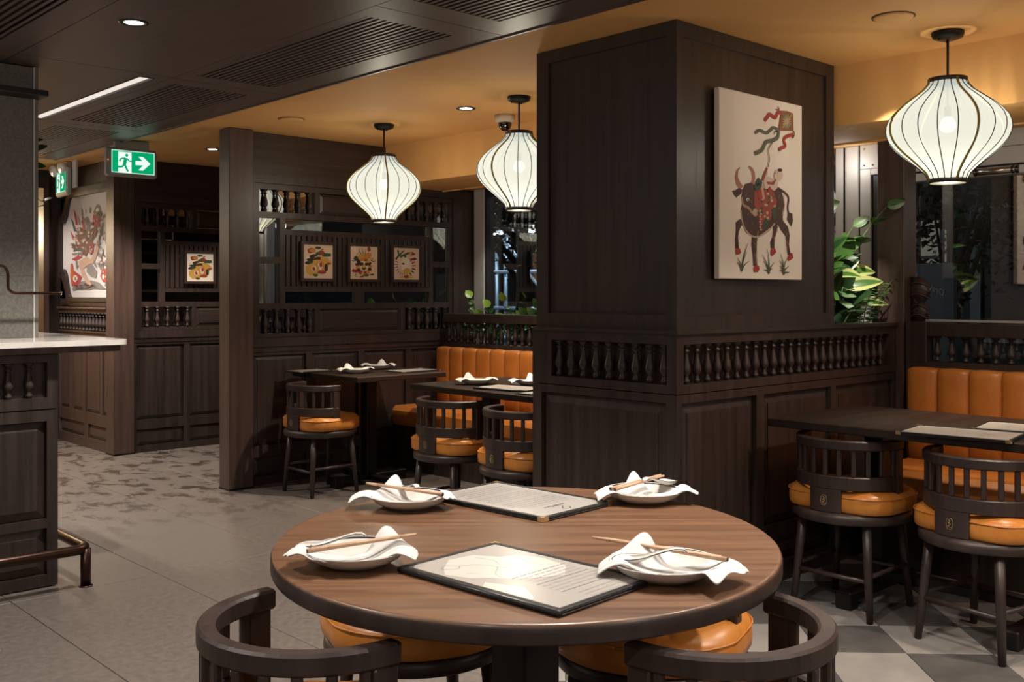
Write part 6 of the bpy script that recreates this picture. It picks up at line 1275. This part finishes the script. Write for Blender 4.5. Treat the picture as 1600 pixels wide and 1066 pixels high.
zz('glossy green plant with long paired leaf stems beside the pillar', (4.62, 2.82, 1.0), [(.30, -.33, .72), (.20, -.20, .62), (.05, -.10, .70), (.16, -.16, .50), (.0, .02, .74)])
t = thing('leafy_plant', 'plant with cream edged leaves below the glossy stems in the planter', 'plant', (4.72, 2.68, 1.0))
for k, (yw, L, h) in enumerate(((-.5, .08, .38), (-1.0, .05, .31), (.0, .08, .29), (-2.2, .04, .36), (.8, .1, .26), (-2.6, .1, .30), (-.2, .14, .34), (-.7, .12, .22))):
    p = (L*math.cos(yw), L*math.sin(yw), h); stem(t, (0, 0, 0), p, .004, .02); leaf(t, 'host', p, yw, .25, rng.uniform(-.3, .3), rng.uniform(.9, 1.2))
t = thing('leafy_plant', 'plant with veined pale striped leaves in the middle of the planter', 'plant', (4.72, 2.76, 1.0))
for k in range(7):
    yw = -2.6+k*.75; p = (.09*math.cos(yw), .07*math.sin(yw), .44+.06*math.sin(k*2)); stem(t, (0, 0, 0), p, .004, .02); leaf(t, 'cal', p, yw, .6-.1*k % .4, rng.uniform(-.4, .4), rng.uniform(.9, 1.2))
t = thing('fern', 'feathery green fern in front of the tall wooden post', 'plant', (4.92, 2.635, 1.0))
for k in range(10):
    yw = -2.9+k*.5; L = rng.uniform(.18, .26)
    pts = stem(t, (0, 0, 0), (L*math.cos(yw)*.7, L*math.sin(yw)*.7, .30+rng.uniform(-.1, .06)), .0025, .05)
    for j in range(2, 7):
        for s in (1, -1):
            for q in (0, .5):
                pp_ = pts[j].lerp(pts[max(j-1, 0)], q); leaf(t, 'fern', pp_, yw+s*1.1, .1, 0, 1.25-.1*j)
t = thing('leafy_plant', 'low dark bushy foliage filling the front of the planter', 'plant', (4.74, 2.79, 1.0))
for k in range(120):
    yw = rng.uniform(0, 6.28); rr_ = rng.uniform(.05, .24); p = (rr_*math.cos(yw)*1.0+.03, rr_*math.sin(yw)*.42-.04, rng.uniform(.10, .44)*(1-.35*(rr_*math.cos(yw) > .1))); leaf(t, 'dark' if k % 4 else 'zz', p, yw+rng.uniform(-.5, .5), rng.uniform(-.3, .7), rng.uniform(-.5, .5), rng.uniform(.8, 1.3))
    if k % 4 == 0: stem(t, (0, 0, 0), p, .003)
pb2 = thing('planter_box', 'dark planter box behind the far baluster rail with pothos', 'planter', (5.16, 4.7, 0))
MB().box(-.108, .112, -1.3, 1.40, 0, .86).build('box', 'wood', pb2); MB().box(-.10, .10, -1.28, 1.38, .86, .88).build('soil', 'soil', pb2)
spots = [('pothos with pale lime leaves by the lattice screen corner', 5.80, [(-.06, .06, .37), (-.02, -.10, .30), (.0, .02, .22)], 'pot'), ('pothos with lime leaf in front of the far window', 5.47, [(-.06, .02, .345), (.0, -.1, .22), (.0, .1, .20)], 'pot'),
         ('small green pothos behind the far rail, second from the pillar', 5.30, [(-.03, .0, .24), (.0, .1, .20), (.02, -.08, .2)], 'pot2'), ('bushy green plant behind the far rail at the pillar edge', 5.16, [(-.04, 0, .30), (-.02, -.08, .27), (.0, .08, .24), (.02, -.14, .30)], 'pot2'),
         ('low green plant behind the left balusters of the far rail', 5.95, [(-.03, 0, .15), (.0, -.08, .14)], 'pot2'), ('low green plant behind the middle balusters of the far rail', 5.62, [(-.03, 0, .15), (.0, -.08, .14), (0, .08, .1)], 'pot2')]
for lb, yy, tips, key in spots:
    t = thing('trailing_plant', lb, 'plant', (5.10, yy, .88))
    for i, tp in enumerate(tips):
        pts = stem(t, (0, 0, 0), tp, .003, .03)
        leaf(t, key, pts[-1], 2.6+rng.uniform(-.8, .8), .9, rng.uniform(-.4, .4), 1.15)
        for k in (2, 3, 4, 5):
            for s in (1, -1): leaf(t, 'pot2' if i or key == 'pot2' else 'pot2', pts[k], rng.uniform(0, 6.28), rng.uniform(-.1, .7), 0, rng.uniform(.6, .95))
hp_ = thing('hanging_plant', 'dark leafy plant hanging behind the grey stone pillar', 'plant', (1.755, 5.84, 1.72))
MB().lathe([(.05, 0), (.075, .03), (.085, .14), (.078, .14), (.07, .03), (.0, .02)], 18, cap=False).build('pot', 'black_metal', hp_)
MB().tube([(0, 0, .14), (0, 0, DZ-1.72)], .003, 6).build('hanger', 'black_metal', hp_)
for k, (u, v, h) in enumerate(((.10, -.09, .28), (.09, -.08, .20), (.11, -.10, .15), (.08, -.07, .32), (.13, -.12, .0), (.11, -.10, -.03), (.05, .04, .26), (.0, .1, .22))):
    pts = stem(hp_, (0, 0, .12), (u, v, h+.05), .003, .02); leaf(hp_, 'dark' if k not in (4, 5) else 'zz', pts[-1], -.75+rng.uniform(-.5, .5), rng.uniform(-.6, .5), 0, .6); leaf(hp_, 'dark', pts[4], rng.uniform(-2, 1), rng.uniform(-.4, .4), 0, .6)
# ------------------------------------------------------------------ the street at night
tag(MB().box(5.46, 40, -25, 45, -.25, -.10).build('ground', 'asphalt'), kind='structure')
def facade(label, x, y0, y1, h, m, cols, rows, lit, seed):
    b = thing('building', label, 'building', (x, (y0+y1)/2, -.1)); L = y1-y0; r = random.Random(seed)
    MB().box(0, 5, -L/2, L/2, 0, h).build('facade_wall', m, b)
    for i in range(cols):
        for j in range(rows):
            w = L/cols; y = -L/2+w*i; z = .6+j*(h-.6)/rows; hh = (h-.6)/rows*.72
            f = MB(); cells(f, (y+w*.14, y+w*.86), (z, z+hh), [(y+w*.19, y+w*.48, z+.08, z+hh-.08), (y+w*.52, y+w*.81, z+.08, z+hh-.08)], 0, .1)
            f.v = [(-n, u, zz_) for (u, n, zz_) in f.v]; fo = f.build('window', 'concrete', b)
            MB().box(-.03, -.01, y+w*.17, y+w*.83, z+.05, z+hh-.05).build('pane', 'lit_window' if (i, j) in lit else 'dark', fo)
    return b
facade('dark stone building across the street behind the scaffolding', 22, 12, 34, 12, 'facade', 6, 3, {(2, 1), (4, 0)}, 1)
facade('dark building across the street behind the street tree', 17, -6, 11, 10, 'facade', 5, 3, set(), 2)
sf = thing('scaffolding', 'blue lit tube scaffolding standing in the street outside the far window', 'scaffold', (11.5, 13.0, -.1))
for y in (-2.6, -1.7, -.5, .6, 1.7, 2.4):
    for x in (0, .8): MB().tube([(x, y, 0), (x, y, 2.45)], .035, 8).build('upright', 'scaffold_blue', sf)
for z in (.65, 1.15, 1.75, 2.35): MB().tube([(-.04, -2.8, z), (-.04, 2.7, z)], .03, 8).build('ledger', 'scaffold_blue', sf)
for a, b_ in (((-.05, -2.6, .3), (-.05, -.5, 2.3)), ((-.05, -.5, .3), (-.05, .6, 1.7)), ((-.05, 1.7, .4), (-.05, .6, 1.7)), ((-.05, 2.4, .3), (-.05, 1.7, 1.2)), ((-.05, -1.7, 1.2), (-.05, -2.6, 2.2))): MB().tube([a, b_], .025, 8).build('brace', 'scaffold_blue', sf)
MB().box(-.2, 1.0, -2.8, 2.7, 2.45, 2.52).build('deck', 'facade_light', sf)
MB().box(.1, .25, -2.3, 1.6, 2.36, 2.42).build('lamp_tube', 'street_glow', sf)
tag(MB().lathe([(.04, 0), (.045, .9), (.03, 1.0)], 10).build('traffic_cone_post', 'bark', loc=(10.9, 13.6, -.1)), 'thin dark bollard standing before the blue scaffolding', 'bollard')
tl_ = thing('warning_lamp', 'small red warning lamp hung on the scaffolding', 'lamp', (11.40, 13.62, 1.95)); MB().lathe([(.02, -.04), (.04, -.03), (.04, .03), (.02, .04)], 10).build('lens', 'red_led', tl_); MB().box(-.02, .06, -.01, .01, .035, .06).build('clip', 'dark_frame', tl_)
def tree(label, x, y, h, spread, seed, nleaf, lean=(0, 0), lz=(.55, 1.0), trunk=.09):
    t = thing('street_tree', label, 'tree', (x, y, -.1)); r = random.Random(seed); top = Vector((lean[0], lean[1], h*.62))
    tr_ = MB(); tr_.tube([(0, 0, 0), (lean[0]*.2, lean[1]*.2, h*.25), tuple(top*.75), tuple(top)], [trunk, trunk*.8, trunk*.6, trunk*.4], 8)
    ends = []
    for k in range(9):
        a = r.uniform(0, 6.28); s = top*r.uniform(.45, .95); e = Vector((s.x+spread*math.cos(a)*r.uniform(.5, 1), s.y+spread*math.sin(a)*r.uniform(.5, 1), h*r.uniform(*lz)))
        tr_.tube([tuple(s), tuple(s.lerp(e, .5)+Vector((0, 0, .1))), tuple(e)], [trunk*.35, trunk*.22, trunk*.08], 6); ends += [e, s.lerp(e, .6)]
    tr_.build('trunk', 'bark', t); vs = []; fs = []
    for k in range(nleaf):
        c = r.choice(ends)+Vector((r.gauss(0, spread*.25), r.gauss(0, spread*.25), r.gauss(0, h*.06))); d = Vector((r.gauss(0, 1), r.gauss(0, 1), r.gauss(0, .6))).normalized()*.04; q = d.cross(Vector((r.gauss(0, 1), r.gauss(0, 1), r.gauss(0, 1)))).normalized()*.02; b = len(vs)
        vs += [tuple(c-d), tuple(c+q), tuple(c+d), tuple(c-q)]; fs.append((b, b+1, b+2, b+3))
    tag(MB().add(vs, fs).build('foliage', 'night_leaf', t, False), kind='stuff'); return t
tree('dark street tree with leaning bare branches outside the right window', 7.9, 3.05, 3.6, 1.0, 5, 3000, (-.15, .9), (.5, .95), .07)
tree('street tree with reddish trunk before the scaffolding outside the far window', 8.9, 9.35, 4.2, 1.3, 9, 3600, (.1, .1), (.55, .85), .13)
tree('leafy dark street tree farther along the pavement', 10.4, 1.2, 4.5, 1.5, 12, 5000, (0, 0), (.35, .9), .1)
bd = thing('notice_board', 'grey standing board with white script lettering seen through the right window', 'sign', (7.3, 3.52, -.1)); bd.rotation_euler = (0, 0, 0)
MB().box(0, .05, -.33, .30, .5, 1.60, .004).build('board', 'board_grey', bd); MB().box(.0, .05, -.30, -.26, 0, .5).box(.0, .05, .24, .28, 0, .5).build('legs', 'dark_frame', bd)
cu = bpy.data.curves.new('lettering', 'FONT'); cu.body = 'Draw'; cu.size = .062; cu.shear = .35; cu.extrude = .001
tmp = bpy.data.objects.new('tmp', cu); COL.objects.link(tmp); dg = bpy.context.evaluated_depsgraph_get(); me = bpy.data.meshes.new_from_object(tmp.evaluated_get(dg)); bpy.data.objects.remove(tmp)
me.materials.clear(); me.materials.append(MATS['board_white'])
o = link('lettering', me, bd); o.matrix_local = Matrix.Translation((-.004, -.26, 1.36)) @ Matrix(((0, 0, -1, 0), (1, 0, 0, 0), (0, 1, 0, 0), (0, 0, 0, 1))) @ Matrix.Rotation(.42, 4, 'Z')
mm = MB(lambda u, n, z: (-.005-n, u, z)); mm.stroke([(-.04, 1.415), (-.055, 1.43), (-.065, 1.42), (-.08, 1.44), (-.09, 1.425), (-.105, 1.44), (-.115, 1.43), (-.13, 1.442), (-.16, 1.438)], .006, 0); mm.build('lettering', 'board_white', bd, False)
lw = thing('lit_shopfront', 'pale lit shop window with light bars across the street, behind the grey board', 'window', (12.5, 6.1, -.1))
MB().box(.05, .1, -.5, 1.4, 1.4, 2.3).build('pane', 'lit_window', lw); f = MB()
MB().box(0, .05, -.5, 1.4, 1.36, 1.42).box(0, .05, -.5, 1.4, 1.82, 1.86).box(0, .05, -.5, 1.4, 2.2, 2.24).build('bars', 'concrete', lw); MB().box(.0, .1, -.5, 1.4, 0, 1.36).build('base_wall', 'facade_light', lw)
for y in (-.5, -.2, .15, .5, 1.0, 1.36): MB().box(0, .05, y, y+.04, 1.4, 2.3).build('mullion', 'concrete', lw)
hg = thing('clipped_hedge', 'low dark clipped hedge along the pavement outside the right window', 'hedge', (9.2, 2.1, -.1)); r = random.Random(4); vs = []; fs = []
MB().box(-.2, .2, -2.4, .9, 0, .95).build('hedge_core', 'dark', hg)
for k in range(2600):
    c = Vector((r.uniform(-.26, .26), r.uniform(-2.45, .95), r.uniform(.1, 1.02))); d = Vector((r.gauss(0, 1), r.gauss(0, 1), r.gauss(0, 1))).normalized()*.03; q = d.cross(Vector((r.gauss(0, 1), 1, r.gauss(0, 1)))).normalized()*.018; b = len(vs); vs += [tuple(c-d), tuple(c+q), tuple(c+d), tuple(c-q)]; fs.append((b, b+1, b+2, b+3))
tag(MB().add(vs, fs).build('hedge_leaves', 'hedge_green', hg, False), kind='stuff')
bn = thing('street_bench', 'pale teal bench slab on the pavement seen between the right balusters', 'bench', (6.9, 2.0, -.1))
MB().box(-.25, .25, -1.0, .55, .62, .74, .01).build('slab', 'bench_teal', bn); MB().box(.25, .34, -1.0, .40, .74, .98, .01).build('back_slab', 'bench_teal', bn)
for y in (-.8, .35): MB().box(-.2, .2, y-.06, y+.06, 0, .62).build('leg', 'concrete', bn)
